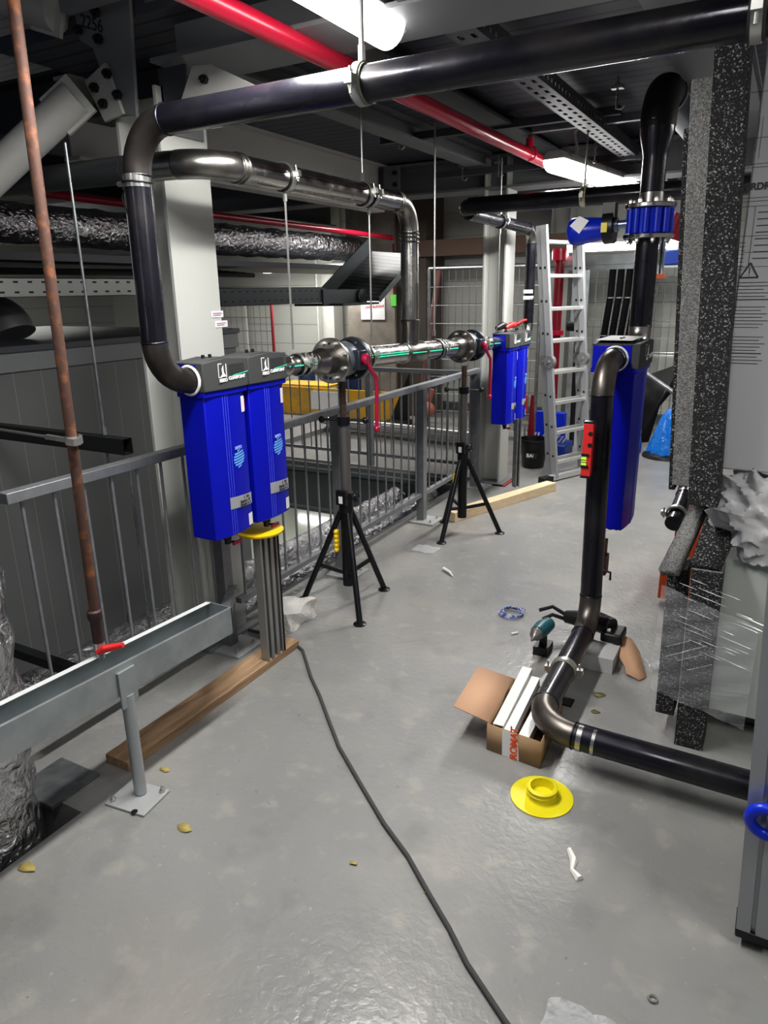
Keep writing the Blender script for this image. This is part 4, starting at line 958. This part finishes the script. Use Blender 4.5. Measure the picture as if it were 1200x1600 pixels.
# ---------------------------------------------------------------- cardboard boxes, tools
t = thing('open_box', (-.82, 2.38, 0), 'open cardboard box with taped side holding strut rails', 'box')
A = V((-.840, 2.09, 0))
O = V((-.812, 2.235, 0)); du = V((.215, -.02, 0)); dv = V((-.02, .36, 0)); H = .115
A_, B_, C_, D_ = O, O + du, O + du + dv, O + dv; up = V((0, 0, H)); e = V((0, 0, .001))
for n_, (a_, b_) in (('front', (A_, B_)), ('right', (B_, C_)), ('back', (C_, D_)), ('left', (D_, A_))):
    make('box_wall', G().quad(a_ + e, b_ + e, b_ + up, a_ + up), card, t, solid=.004)
make('box_bottom', G().quad(A_ + e * 3, B_ + e * 3, C_ + e * 3, D_ + e * 3), card, t, solid=.003)
fl = V((-.15, -.03, .035)); make('flap', G().quad(A_ + up + V((.0, .01, 0)), D_ + up, D_ + up + fl, A_ + up + fl * .95 + V((0, .03, 0))), card_in, t, solid=.004)
fn = V((0, -.0032, 0)); k = .36
tp = make('tape', G().quad(A_ + du * .30 + e + fn, A_ + du * .62 + e + fn, A_ + du * .58 + up + fn, A_ + du * .29 + up + fn), label_w, t)
g = G().text('PROMAT', A_ + du * .58 + V((0, -.0045, .0)) - V((0, 0, .018)), (0, 0, 1), (-1, .09, 0), .040, bold=.0012)
make('tape_print', g, mat('orange_print', (.8, .12, .04), .5), tp)
for k, (x, lz, ln_, lb) in enumerate(((-.775, .14, 1, 'leftmost long strut rail sticking up out of the open cardboard box'), (-.735, .115, .95, 'middle strut rail lying inside the open cardboard box'), (-.675, .075, .9, 'low right strut rail inside the open cardboard box'))):
    make('strut_rail', G().ext(upr(.041, .041), (x, 2.245, .075 + .012 * (2 - k)), (x + .01, 2.60, lz + .03), up=(0, 0, 1) if k else (0, 0, -1)) if 0 else G().ext([(a, -b) for a, b in upr(.041, .041)], (x, 2.25, .10 + .012 * (1 - k)), (x - .005, 2.25 + .36 * ln_, lz + .035)), mat('bright_zinc', (.72, .72, .70), .5, .35), label=lb, cat='rail')

t = thing('carton', (-.55, 3.1, 0), 'white carton with torn cardboard flap behind the low pipe', 'box')
make('carton_body', G().bx(-.66, -.505, 3.02, 3.18, .001, .075), mat('carton_white', (.5, .5, .5), .6), t)
make('flap', G().poly([(-.55, 3.28, .085), (-.47, 3.26, .082), (-.42, 3.20, .055), (-.36, 3.06, .006), (-.385, 3.02, .004), (-.445, 3.04, .012), (-.46, 3.08, .02), (-.54, 3.18, .075)]), card_in, t, solid=.004)
t = thing('drill_case', (-.66, 3.3, .08), 'black power tool with angled head lying on the white carton', 'tool')
make('tool_body', G().tube([(-.80, 3.30, .11), (-.72, 3.29, .12), (-.63, 3.27, .13), (-.56, 3.24, .13)], [.032, .042, .05, .045], 12), blk, t)
make('jaw', G().tube([(-.80, 3.30, .12), (-.87, 3.30, .15), (-.93, 3.27, .13)], .010, 8).tube([(-.80, 3.29, .10), (-.86, 3.27, .12), (-.90, 3.24, .10)], .010, 8), blk, t)
make('battery', G().bx(-.60, -.50, 3.17, 3.30, .077, .125), blk, t, bevel=.01)
make('release_button', G().bx(-.575, -.56, 3.2, 3.215, .124, .134), white, t)
t = thing('cordless_drill', (-.86, 3.05, 0), 'teal and black cordless screwdriver standing with its chuck toward the viewer', 'drill')
teal = mat('teal_plastic', (.02, .10, .12), .4)
make('motor_housing', G().tube([(-.84, 3.13, .135), (-.85, 3.06, .14), (-.857, 3.0, .14)], [.034, .04, .034], 14), teal, t)
make('chuck', G().lathe((-.857, 3.0, .14), (-.05, -1, -.1), [(0, .03), (.025, .028), (.04, .014), (.07, .006)], 16), mat('chuck_grey', (.35, .33, .32), .35, .8), t)
make('handle', G().tube([(-.85, 3.08, .12), (-.85, 3.09, .02)], .02, 10).bx(-.885, -.815, 3.04, 3.14, .001, .045), blk, t)
g = G()
for k in range(3):
    g.torus((-1.13 + .006 * k, 3.42, .008 + .006 * k), (.05 * k, 0, 1), .062 - .004 * k, .004, n=30, k=6)
g.tube([(-1.08, 3.40, .02), (-1.06, 3.45, .03), (-1.09, 3.49, .02)], .004, 6)
make('blue_strap', g, mat('blue_cord', (.02, .08, .4), .5, var=((.5, .5, .6), 60, .45, .55)), label='small coil of blue and white cord on the floor', cat='cord')
make('cable', G().tube([(-2.4, 2.60, .008), (-2.2, 2.61, .008), (-2.03, 2.62, .008), (-1.90, 2.55, .008), (-1.72, 2.36, .008), (-1.592, 2.243, .008), (-1.45, 2.10, .008), (-1.321, 1.973, .008), (-1.13, 1.82, .008), (-.965, 1.69, .008), (-.83, 1.6, .008), (-.71, 1.50, .008), (-.61, 1.42, .008), (-.523, 1.341, .008), (-.38, 1.24, .008), (-.15, 1.1, .008), (.1, 1.0, .008)], .0075, 10), rubber, label='long grey cable snaking across the floor to the viewer', cat='cable')
# crumbs and leaves
leafm = mat('dry_leaf', (.42, .34, .12), .7)
def leaf(x, y, s, a, label, m=leafm, z=.002):
    pts = []
    rl = random.Random(int(x * 1000)); n = 9
    for i in range(n): q = 2 * PI * i / n + a; r_ = s * (.55 + .45 * rl.random()); pts.append((x + r_ * math.cos(q) * 1.3, y + r_ * math.sin(q) * .8, z + .004 * rl.random()))
    make('leaf', G().poly(pts), m, label=label, cat='debris', solid=.001)
leaf(-1.86, 1.01, .03, 0, 'curled yellow leaf at the edge of the floor opening')
leaf(-1.83, 1.56, .02, 1, 'small dry leaf just left of the trough base plate')
leaf(-1.55, 1.37, .03, 2, 'pale leaf on the floor right of the trough base plate')
leaf(-.97, 1.50, .012, 0, 'tiny yellow leaf in the middle of the foreground floor')
leaf(-.72, 1.505, .010, 1, 'tiny orange leaf touching the long grey cable')
leaf(-.52, 2.82, .028, .6, 'brown-green leaf on the floor in front of the white carton', mat('green_leaf', (.16, .15, .06), .6))
leaf(-.50, 2.68, .018, 2, 'small dark leaf nearer the viewer than the white carton', mat('green_leaf', (.1, .1, .1)))
pw = mat('white_chip', (.75, .74, .7), .7)
make('paint_chip', G().tube([(-.395, 1.87, .003), (-.37, 1.83, .004), (-.365, 1.79, .003), (-.335, 1.765, .003)], [.008, .012, .007, .013], 6), pw, label='white crumbly chip streak on the foreground floor', cat='debris')
make('tube_nozzle', G().tube([(-1.72, 3.84, .012), (-1.66, 3.80, .012), (-1.62, 3.76, .006)], [.012, .010, .003], 8), pw, label='white plastic nozzle lying on the floor beyond the tripod', cat='debris')
make('washer', G().torus((-.08, 1.474, .004), (0, 0, 1), .010, .003, n=16, k=6), zinc, label='small washer on the foreground floor at the right', cat='washer')
make('cigarette_end', G().cyl((-1.045, 3.19, .006), (-1.02, 3.22, .006), .006, n=8), pw, label='small white stub on the floor near the blue cord', cat='debris')
filmc = mat('clear_scrap', (.85, .87, .9), .1, alpha=.3, spec=1, bump=(30, 1, .02))
def scrap(x, y, s, h, label, seed):
    r_ = random.Random(seed); g = G(); H_ = [[r_.uniform(.1, 1) * h for _ in range(9)] for _ in range(9)]
    g.grid(lambda u, v: (x + (u - .5) * s * 1.3, y + (v - .5) * s, .003 + H_[int(u * 8)][int(v * 8)]), 8, 8, False)
    make('film_scrap', g, filmc, label=label, cat='plastic scrap')
scrap(-.20, 1.27, .16, .03, 'crumpled clear film scrap at the bottom edge of the floor', 3)
scrap(-.30, 3.16, .10, .05, 'crumpled clear film scrap beside the lower foam sheets', 5)
scrap(-1.98, 4.12, .13, .012, 'thin clear film scrap between the two tripods', 9)

# ---------------------------------------------------------------- things further back, right
t = thing('bucket', (-2.06, 6.75, 0), 'black builder bucket on the floor behind the far filters', 'bucket')
make('bucket_body', G().lathe((-2.06, 6.75, .001), (0, 0, 1), [(0, .10), (.005, .105), (.26, .14), (.265, .15), (.285, .15), (.285, .142), (.02, .10)], 30), blk, t)
make('lettering', G().bx(-2.10, -1.98, 6.606, 6.62, .115, .17), mat('dark_badge2', (.03, .03, .03), .5), t)
make('lettering', G().text('BAU', (-2.085, 6.600, .125), (1, .1, 0), (0, 0, 1), .05, bold=.001), white, t)
# red standpipe
t = thing('red_standpipe', (-2.25, 8.0, 0), 'red upright pipe behind the ladder', 'pipe')
make('pipe', G().cyl((-2.25, 8.0, .3), (-2.25, 8.0, 2.1), .05, n=20), mat('deep_red', (.22, .008, .02), .4), t)
make('flange', G().cyl((-2.25, 8.0, 1.98), (-2.25, 8.0, 2.1), .085, n=20).cyl((-2.25, 8.0, 1.2), (-2.25, 8.0, 1.25), .08), red, t)
make('base', G().cyl((-2.25, 8.0, 0), (-2.25, 8.0, .3), .085, .06, n=12), red, t)
make('black_post', G().cyl((-1.98, 7.9, 0), (-2.0, 7.9, 1.9), .028, n=12).tube([(-1.99, 7.9, .9), (-1.9, 7.86, .86), (-1.86, 7.86, .92)], .012, 8).cyl((-2.1, 7.9, 1.3), (-1.9, 7.9, 1.3), .05, n=12), blk, label='black upright pipe with a small lever behind the ladder', cat='pipe')
# bright white cabinet top built as a glowing strip + perforated beam
make('perforated_beam', G().ext(upr(.05, .10), (-2.45, 8.2, 1.98), (.5, 8.2, 1.98), up=(0, 0, -1)).bx(-2.45, .5, 8.16, 8.17, 1.93, 2.03), galv_lt, label='pale perforated beam crossing behind the blue actuator', cat='beam')
t = thing('luminous_strip', (-1.7, 8.4, 2.1), 'bright glowing strip for a cabinet top far behind the blue actuator', 'lamp')
make('housing', G().bx(-2.3, -1.1, 8.35, 8.5, 2.16, 2.2), white_plastic, t)
make('diffuser', G().bx(-2.28, -1.12, 8.36, 8.49, 2.08, 2.16), lamp_on, t)
t = thing('conduit_rack', (-1.85, 8.9, 0), 'perforated rack of upright black conduits behind the right filter', 'rack')
rk = make('rack_frame', G().bx(-2.62, -2.55, 8.9, 8.95, 0, 2.0).bx(-1.45, -1.4, 8.9, 8.95, 0, 2.0).bx(-2.62, -1.4, 8.9, 8.95, 1.93, 2.0).bx(-2.35, -2.15, 8.95, 8.96, 0, 1.95), galv_lt, t)
for i in range(5):
    x = -1.86 + i * .095; q = make('conduit', G().tube([(x, 8.85, 2.0), (x - .01, 8.85, 1.6), (x - .10, 8.85, .7), (x - .10, 8.85, .3)], .038, 10), mat('matt_black', (.004, .004, .005), .9, spec=.1), t)
    make('conduit_clips', G().torus((x - .005, 8.85, 1.58), (0, 0, 1), .036, .008, n=14, k=5).torus((x - .055, 8.85, 1.15), (0, 0, 1), .036, .008, n=14, k=5), zinc, q)
t = thing('wall_shelf', (-.9, 9.3, 0), 'wire shelving on the back wall right of the filter', 'shelf')
for z in (.60, .93, 1.30, 1.62):
    g = G().cyl((-1.5, 9.3, z), (.4, 9.3, z), .008, n=6).cyl((-1.5, 9.3, z - .035), (.4, 9.3, z - .035), .006, n=6)
    for i in range(24): g.cyl((-1.5 + .08 * i, 9.3, z), (-1.46 + .08 * i, 9.3, z - .035), .004, n=5)
    make('wire_shelf', g, zinc, t)
for x in (-1.52, -.4): make('upright', G().cyl((x, 9.3, 0), (x, 9.3, 1.9), .012, n=8), zinc, t)
def mesh_fence(p0, p1, z0, z1, label, nx, nz, m=galv, post=None):
    t = thing('mesh_fence', ((p0[0] + p1[0]) / 2, (p0[1] + p1[1]) / 2, z0), label, 'fence'); a, b = V(p0), V(p1); g = G()
    for i in range(nx + 1): p = a.lerp(b, i / nx); g.cyl((p.x, p.y, z0), (p.x, p.y, z1), .004, n=5)
    for j in range(nz + 1): z = z0 + (z1 - z0) * j / nz; g.cyl((a.x, a.y, z), (b.x, b.y, z), .004, n=5)
    make('wire_mesh', g, m, t)
    g = G().cyl((a.x, a.y, z1), (b.x, b.y, z1), .02, n=8)
    for p in (a, b): g.cyl((p.x, p.y, z0), (p.x, p.y, z1), .022, n=8)
    make('frame', g, post or m, t)
mesh_fence((-3.95, 8.3), (-2.6, 8.5), .0, 1.95, 'wire mesh fence panel left of the far column', 16, 9)
mesh_fence((-2.35, 9.05), (-.1, 9.15), .05, 1.95, 'wire mesh fence panel behind the ladder and right filter', 26, 9)
mesh_fence((-9.3, 8.6), (-6.62, 8.6), .0, 1.55, 'wire mesh panel with a red end post seen past the near column', 24, 8, galv, mat('dark_red_post', (.25, .02, .03), .5))
t = thing('plastic_sack', (-.98, 7.75, 0), 'crumpled blue plastic refuse sack on the floor at the back', 'sack')
g = G(); g.grid(lambda u, v: (-.93 + (.20 * (1 - v) ** .55 + .012) * (1 + .13 * math.sin(13 * u * 2 * PI / 2 + 5 * v)) * math.cos(2 * PI * u), 7.75 + (.18 * (1 - v) ** .55 + .01) * (1 + .1 * math.sin(9 * u * 6 + 7 * v)) * math.sin(2 * PI * u), .01 + .5 * v), 40, 18)
make('sack', g, bag_blue, t)
make('dark_base', G().lathe((-.95, 7.75, .001), (0, 0, 1), [(0, .24), (.03, .23), (.06, .15)], 20), blk, t)
make('pipe_offcut', G().cyl((-1.55, 8.1, .98), (-.85, 7.9, .58), .025, n=12), galv, label='slanting steel tube leaning behind the blue sack', cat='tube')
g = G().poly([(-1.35, 8.2, .75), (-.95, 8.2, .92), (-.85, 8.2, .85), (-1.12, 8.2, .45), (-1.2, 8.2, .05), (-1.35, 8.2, .02)])
make('black_sheet', g, blk, label='black curved sheet standing behind the blue sack', cat='sheet', solid=.01)
t = thing('spray_bottle', (-1.22, 7.9, 0), 'small blue bottle beside the blue sack', 'bottle')
make('bottle_body', G().lathe((-1.26, 7.85, .001), (0, 0, 1), [(0, .04), (.12, .045), (.16, .02), (.2, .018)], 14), blue_br, t)
make('toolbox_lid', G().bx(-2.32, -1.98, 7.6, 7.64, .001, .42), blue_br, bevel=.02, label='raised blue toolbox lid behind the ladder', cat='lid')
t = thing('blue_toolbox', (-2.15, 7.45, 0), 'open blue toolbox full of tools behind the ladder', 'toolbox')
make('tray', G().bx(-2.38, -1.88, 7.25, 7.58, .001, .13), mat('navy_plastic', (.01, .04, .25), .4), t, bevel=.015)
g = G()
for i in range(10): x = -2.33 + .045 * i; g.cyl((x, 7.3, .14), (x + rw.uniform(-.06, .06), 7.5, .16 + .04 * rw.random()), .012, n=6)
make('tools_inside', g, zinc, t)
make('spray_can', G().cyl((-2.30, 7.28, .13), (-2.22, 7.26, .17), .02), red_b, t)
t = thing('red_case', (-2.72, 7.9, .25), 'red and white case on a low trolley behind the far filters', 'case')
make('case_body', G().bx(-2.85, -2.55, 7.85, 8.05, .32, .52), red_b, t, bevel=.01)
make('case_label', G().bx(-2.78, -2.66, 7.845, 7.85, .40, .47), white, t)
make('trolley', G().bx(-2.9, -2.5, 7.85, 8.1, .18, .2).cyl((-2.88, 7.87, 0), (-2.88, 7.87, .2), .015).cyl((-2.52, 7.87, 0), (-2.52, 7.87, .2), .015).cyl((-2.88, 8.08, 0), (-2.88, 8.08, .2), .015).cyl((-2.52, 8.08, 0), (-2.52, 8.08, .2), .015), zinc, t)
make('red_cone', G().lathe((-2.22, 7.15, .001), (0, 0, 1), [(0, .07), (.02, .07), (.02, .05), (.65, .015)], 16), mat('deep_red', (.3, .01, .02), .4), label='slim red cone behind the ladder foot', cat='cone')
# blue control box on wall right, red coupling
t = thing('junction_box', (-.78, 5.6, 1.85), 'small blue box with a white top behind the riser valve', 'box')
make('box_body', G().bx(-.84, -.72, 5.55, 5.7, 1.84, 1.935), mat('navy_plastic', (.01, .04, .25), .4), t, bevel=.008)
make('white_top', G().bx(-.82, -.74, 5.56, 5.68, 1.935, 1.99), white, t, bevel=.004)
make('red_coupling', G().cyl((-.76, 5.0, 2.05), (-.60, 5.0, 2.05), .05, n=12).cyl((-.72, 5.0, 1.98), (-.67, 5.0, 2.12), .06, n=10), mat('deep_red', (.3, .01, .02)), label='red pipe coupling right of the actuated valve', cat='coupling')
t = thing('hanging_channel', (-.62, 4.3, 1.75), 'short perforated channel with an orange tip below the riser valve', 'channel')
make('channel', G().ext(upr(.03, .03), (-.66, 4.35, 1.76), (-.66, 4.35, 2.1), up=(0, -1, 0)), galv_lt, t)
make('orange_tip', G().bx(-.682, -.638, 4.32, 4.38, 1.74, 1.765), orange, t)
# orange tool box and pipe behind foam
t = thing('orange_case', (-.33, 4.0, 0), 'orange plastic case on the floor behind the foam slabs', 'case')
make('case_body', G().bx(-.40, -.1, 3.95, 4.4, .001, .44), orange, t, bevel=.01)
make('case_handle', G().bx(-.45, -.40, 3.93, 4.0, .03, .22), orange, t, bevel=.004)
t = thing('short_black_pipe', (-.35, 4.3, .4), 'short black pipe with a raw elbow behind the foam slabs', 'pipe')
pipe(t, [(-.37, 4.2, 1.3), (-.385, 4.2, .60), (-.40, 3.85, .50)], .045, .1, black_pipe, inox_dull)
clamp((-.40, 3.93, .53), (0, 1, .2), .045, 'dark clamp on the short pipe behind the orange case', side=(1, 0, 0), inner=mat('sage_rubber', (.2, .2, .2)))

# ---------------------------------------------------------------- things beyond the opening
t = thing('formwork_panels', (-5.6, 8.5, 0), 'yellow formwork boards with white patch beyond the opening', 'boards')
make('board', G().bx(-6.5, -4.35, 8.4, 8.44, .01, .40), yel_board, t)
make('board', G().bx(-6.5, -5.6, 8.44, 8.9, .40, .43), yel_board, t)
make('white_sheet', G().bx(-5.85, -5.25, 8.385, 8.398, .10, .36), white, t)
t = thing('concrete_pillar', (-5.1, 9.2, 0), 'raw concrete pillar with a paper sign beyond the valve line', 'pillar')
make('pillar', G().bx(-5.5, -4.75, 8.9, 9.5, 0, 2.9), conc, t)
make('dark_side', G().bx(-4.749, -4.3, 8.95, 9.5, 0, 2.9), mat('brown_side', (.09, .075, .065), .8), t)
sg = make('paper_sign', G().bx(-5.28, -4.9, 8.885, 8.899, 1.32, 1.62), white, t)
make('sign_text', G().text('LEAD BUNDLE', (-5.22, 8.882, 1.47), (1, 0, .06), (0, 0, 1), .048), red_b, sg)
make('green_tape', G().bx(-4.80, -4.72, 8.885, 8.9, 1.50, 1.65), mat('green_tape', (.15, .7, .1), .5), t)
make('red_edge', G().bx(-4.765, -4.745, 8.885, 8.9, 1.65, 2.3), mat('deep_red', (.3, .01, .02)), t)
make('scaffold_tube', G().cyl((-4.25, 8.6, 0), (-3.95, 8.6, 1.95), .035, n=12), mat('reddish_tube', (.25, .12, .11), .5, .4), label='leaning reddish tube right of the concrete pillar', cat='tube')
make('steel_pipes_stack', G().cyl((-5.0, 7.4, .16), (-2.7, 7.2, .16), .05, n=14).cyl((-5.0, 7.5, .06), (-2.7, 7.32, .06), .05, n=14), zinc, label='two pale pipes lying on the floor beyond the cross railing', cat='pipes')
make('grating', G().bx(-6.8, -5.0, 6.6, 7.6, .001, .05), stripes(mat('grating_m', (.4, .4, .4), .5, .5), 0, .04, .02, (.08, .08, .08)), label='pale steel grating panel lying beyond the cross railing', cat='grating')
make('machine_arm', G().tube([(-4.05, 8.2, .02), (-3.95, 8.2, .25), (-3.85, 8.2, .5)], [.06, .05, .03], 10).sph((-3.9, 8.15, .25), .10), mat('copper_paint', (.35, .12, .08), .5), label='dark machine arm with a copper-coloured joint beyond the opening', cat='machine')
make('dark_machine', G().bx(-4.5, -4.2, 8.0, 8.35, .01, .07).poly([(-4.5, 8.25, .05), (-4.2, 8.25, .05), (-4.2, 8.25, .7)]), blk, label='low black wedge-shaped device at the end of the yellow boards', cat='machine')
make('blue_drum', G().cyl((-6.4, 9.1, .0), (-6.4, 9.1, .62), .13, n=16), mat('navy', (.02, .05, .15), .4), label='dark blue drum behind the yellow boards', cat='drum')
make('blue_drum', G().cyl((-5.3, 8.65, .0), (-5.3, 8.65, .62), .12, n=16), mat('navy', (.02, .05, .15)), label='dark blue drum in front of the concrete pillar', cat='drum')
# panels seen above the enclosure
for i, (x0, x1, c, nm) in enumerate(((-9.2, -7.9, (.6, .6, .55), 'white'), (-11.0, -9.9, (.55, .55, .5), 'cream'))):
    make('wall_board', G().bx(x0, x1, 9.55, 9.6, .3, 1.75), mat('board%d' % i, c, .6), label=nm + ' board on the back wall above the enclosure', cat='board')
make('wall_board', G().bx(-9.9, -9.2, 9.55, 9.6, .3, 1.75), mat('board_tan', (.30, .27, .22), .6), label='tan board on the back wall above the enclosure', cat='board')
make('roof_box', G().bx(-3.75, -3.52, 3.75, 4.05, 1.46, 1.50), steel_gr, label='flat grey cover on the enclosure behind the second filter', cat='cover')
t = thing('tilted_lamp', (-5.2, 8.9, 1.9), 'long lit lamp under the foil duct far back', 'lamp')
make('housing', G().bx(-6.9, -5.0, 8.8, 8.92, 2.06, 2.09), white_plastic, t)
make('diffuser', G().bx(-6.88, -5.02, 8.79, 8.93, 1.98, 2.06), lamp_on, t)
make('window_band', G().bx(-4.3, -2.6, 9.55, 9.6, 2.02, 2.10), white, label='narrow bright strip high on the back wall left of the far column', cat='strip')
make('timber_header', G().bx(-4.6, -2.4, 8.9, 9.0, 2.12, 2.32), mat('brown_header', (.12, .08, .06), .8), label='brown timber header across the back above the mesh fence', cat='beam')

# ---------------------------------------------------------------- ceiling lamps
def lamp(p0, p1, label, on=lamp_on):
    p0, p1 = V(p0), V(p1); c = (p0 + p1) / 2; d = (p1 - p0).normalized(); r_ = frame_of(d)[0]
    t = thing('ceiling_lamp', c, label, 'lamp')
    n = 12; w = .07
    make('diffuser', G().ext([(w * math.cos(PI * i / n), -.08 * math.sin(PI * i / n)) for i in range(n + 1)], p0, p1, sm=True), on, t)
    make('housing', G().ext([(-w - .003, 0), (w + .003, 0), (w + .003, .015), (.045, .05), (-.045, .05), (-w - .003, .015)], p0 - d * .008 + V((0, 0, .002)), p1 + d * .008 + V((0, 0, .002))), white_plastic, t, bevel=.004)
    for k in range(5):
        q = p0.lerp(p1, (k + .3) / 5)
        for s_ in (-1, 1): make('clip', G().tube([q + r_ * (.07 * s_) - V((0, 0, .012)), q + r_ * (.073 * s_) + V((0, 0, .02)), q + r_ * (.05 * s_) + V((0, 0, .055))], .003, 6), zinc, t)
    return t
l1 = lamp((-1.35, 1.05, 2.58), (-1.35, 2.50, 2.58), 'lit strip lamp nearest the viewer at the top edge')
make('end_plug', G().lathe((-1.33, 2.508, 2.585), (0, 1, 0), [(0, .03), (.05, .028), (.08, .015)], 16), white_plastic, l1)
l2 = lamp((-1.43, 4.82, 2.47), (-1.22, 6.5, 2.47), 'lit strip lamp hanging beyond the cable tray and behind the riser')
make('feed_cable', G().tube([(-1.37, 5.1, 2.49), (-1.36, 5.1, 2.56), (-1.38, 5.1, 2.66), (-1.30, 4.95, 2.70)], .011, 8), white_plastic, l2)
g = G()
for k in range(8): g.torus((-1.28, 5.25, 2.50 + .022 * k), (1, 0, 0) if k % 2 else (0, 1, 0), .010, .002, n=10, k=5)
make('hanging_chain', g, zinc, l2)
lamp((.55, 3.6, 2.55), (.55, 5.1, 2.55), 'strip lamp hidden behind the machine cabinet')
lamp((.95, .9, 2.4), (.95, 2.1, 2.4), 'added strip lamp beside the viewer, unseen, brightening the machine panel')  # added to brighten the machine panel
lamp((-8.0, 4.5, 2.6), (-8.0, 6.0, 2.6), 'added strip lamp, unseen, far left above the opening')  # added out of view to light the background
t = thing('luminous_strip', (-10.8, 15.8, -2.3), 'lamp added on the far lower wall for its glint through the railing', 'lamp')  # added so its reflection makes the streak on the lower floor
make('housing', G().bx(-11.7, -9.9, 15.82, 15.9, -2.4, -2.2), white_plastic, t)
make('diffuser', G().bx(-11.65, -9.95, 15.78, 15.82, -2.37, -2.23), lamp_on, t)
def area(loc, rot, sx, sy, e, c=(1, .98, .95)):
    l = bpy.data.lights.new('area_light', 'AREA'); l.shape = 'RECTANGLE'; l.size = sx; l.size_y = sy; l.energy = e; l.color = c
    o = bpy.data.objects.new('area_light', l); COL.objects.link(o); o.location = loc; o.rotation_euler = rot; return o
area((-1.35, 1.8, 2.49), (0, 0, 0), .12, 1.4, 50)
area((-.3, .2, 2.9), (0, 0, 0), .12, 1.2, 14)  # unseen fill light added above the viewer, no fixture
area((-1.32, 5.66, 2.37), (0, 0, -.125), .12, 1.7, 62)
area((.55, 4.3, 2.48), (0, 0, 0), .12, 1.4, 45)
area((.95, 1.5, 2.3), (math.radians(25), 0, 0), .14, 1.0, 22)  # added light tilted toward the machine panel
area((-1.6, 8.3, 2.05), (math.radians(-20), 0, 0), 2.4, .2, 20)  # light added to brighten the back wall
area((-5.9, 8.6, 1.95), (0, 0, 0), 1.9, .15, 38)
area((-8.0, 5.2, 2.5), (0, 0, 0), 2.0, 1.5, 45)  # light added with the unseen lamp far left
area((-3.7, 7.6, 2.6), (0, 0, 0), 1.5, .3, 24)  # unseen background light added without a fixture
area((-6.0, 11.5, -.5), (0, 0, 0), 2.5, .4, 170)  # unseen light added below floor level to brighten the lower floor
area((-4.2, 7.6, -.5), (0, 0, 0), 2.2, .2, 45)  # second unseen light added beneath the slab

w = bpy.data.worlds.new('World'); bpy.context.scene.world = w; w.use_nodes = True
w.node_tree.nodes['Background'].inputs[0].default_value = (.75, .82, 1, 1); w.node_tree.nodes['Background'].inputs[1].default_value = .12

GR = {'pipe_clamp': 'pipe clamps on the pipework', 'hanger_rod': 'thin hanger rods', 'ceiling_lamp': 'strip lamps', 'foam_slab': 'foam sheets on the machine', 'strut_rail': 'strut rails in the cardboard box', 'leaf': 'dry leaves on the floor', 'ceiling_beam': 'steel ceiling beams', 'strut_channel': 'strut channels', 'flanged_valve': 'flanged valves with red levers', 'pipe_stand': 'black tripod pipe stands', 'blue_filter': 'blue compressed air filters', 'foil_duct': 'foil-wrapped ducts', 'railing': 'galvanised railings', 'cable_tray': 'cable trays', 'steel_column': 'steel columns', 'beam_clamp': 'small beam clamps', 'film_scrap': 'clear film scraps', 'mesh_fence': 'wire mesh fence panels', 'wall_board': 'boards on the back wall', 'blue_drum': 'dark blue drums', 'round_brace': 'round steel braces', 'seal_ring': 'white sealing rings', 'flange_cap': 'plastic flange caps', 'sprinkler_pipe': 'red sprinkler pipes'}
for o in COL.objects:
    if o.parent is None and o.get('label'):
        k = o.name.split('.')[0]
        if k in GR: o['group'] = GR[k]

# ---------------------------------------------------------------- camera
F = 1109.; P = math.radians(17.3); YAW = math.radians(29.2); ROLL = math.radians(1.0)
fw = V((-math.sin(YAW) * math.cos(P), math.cos(YAW) * math.cos(P), -math.sin(P)))
r0 = V((math.cos(YAW), math.sin(YAW), 0)); u0 = r0.cross(fw)
Rv = r0 * math.cos(ROLL) - u0 * math.sin(ROLL); Uv = r0 * math.sin(ROLL) + u0 * math.cos(ROLL)
cd = bpy.data.cameras.new('Camera'); cam = bpy.data.objects.new('Camera', cd); COL.objects.link(cam)
M = Matrix((Rv, Uv, -fw)).transposed().to_4x4(); M.translation = V((0, 0, 1.7)); cam.matrix_world = M
cd.sensor_fit = 'VERTICAL'; cd.sensor_height = 24; cd.lens = F / 1600 * 24; cd.clip_start = .02
bpy.context.scene.camera = cam
sc = bpy.context.scene
sc.view_settings.view_transform = 'Standard'
sc.view_settings.exposure = .14
try: sc.view_settings.look = 'Medium High Contrast'
except Exception: pass
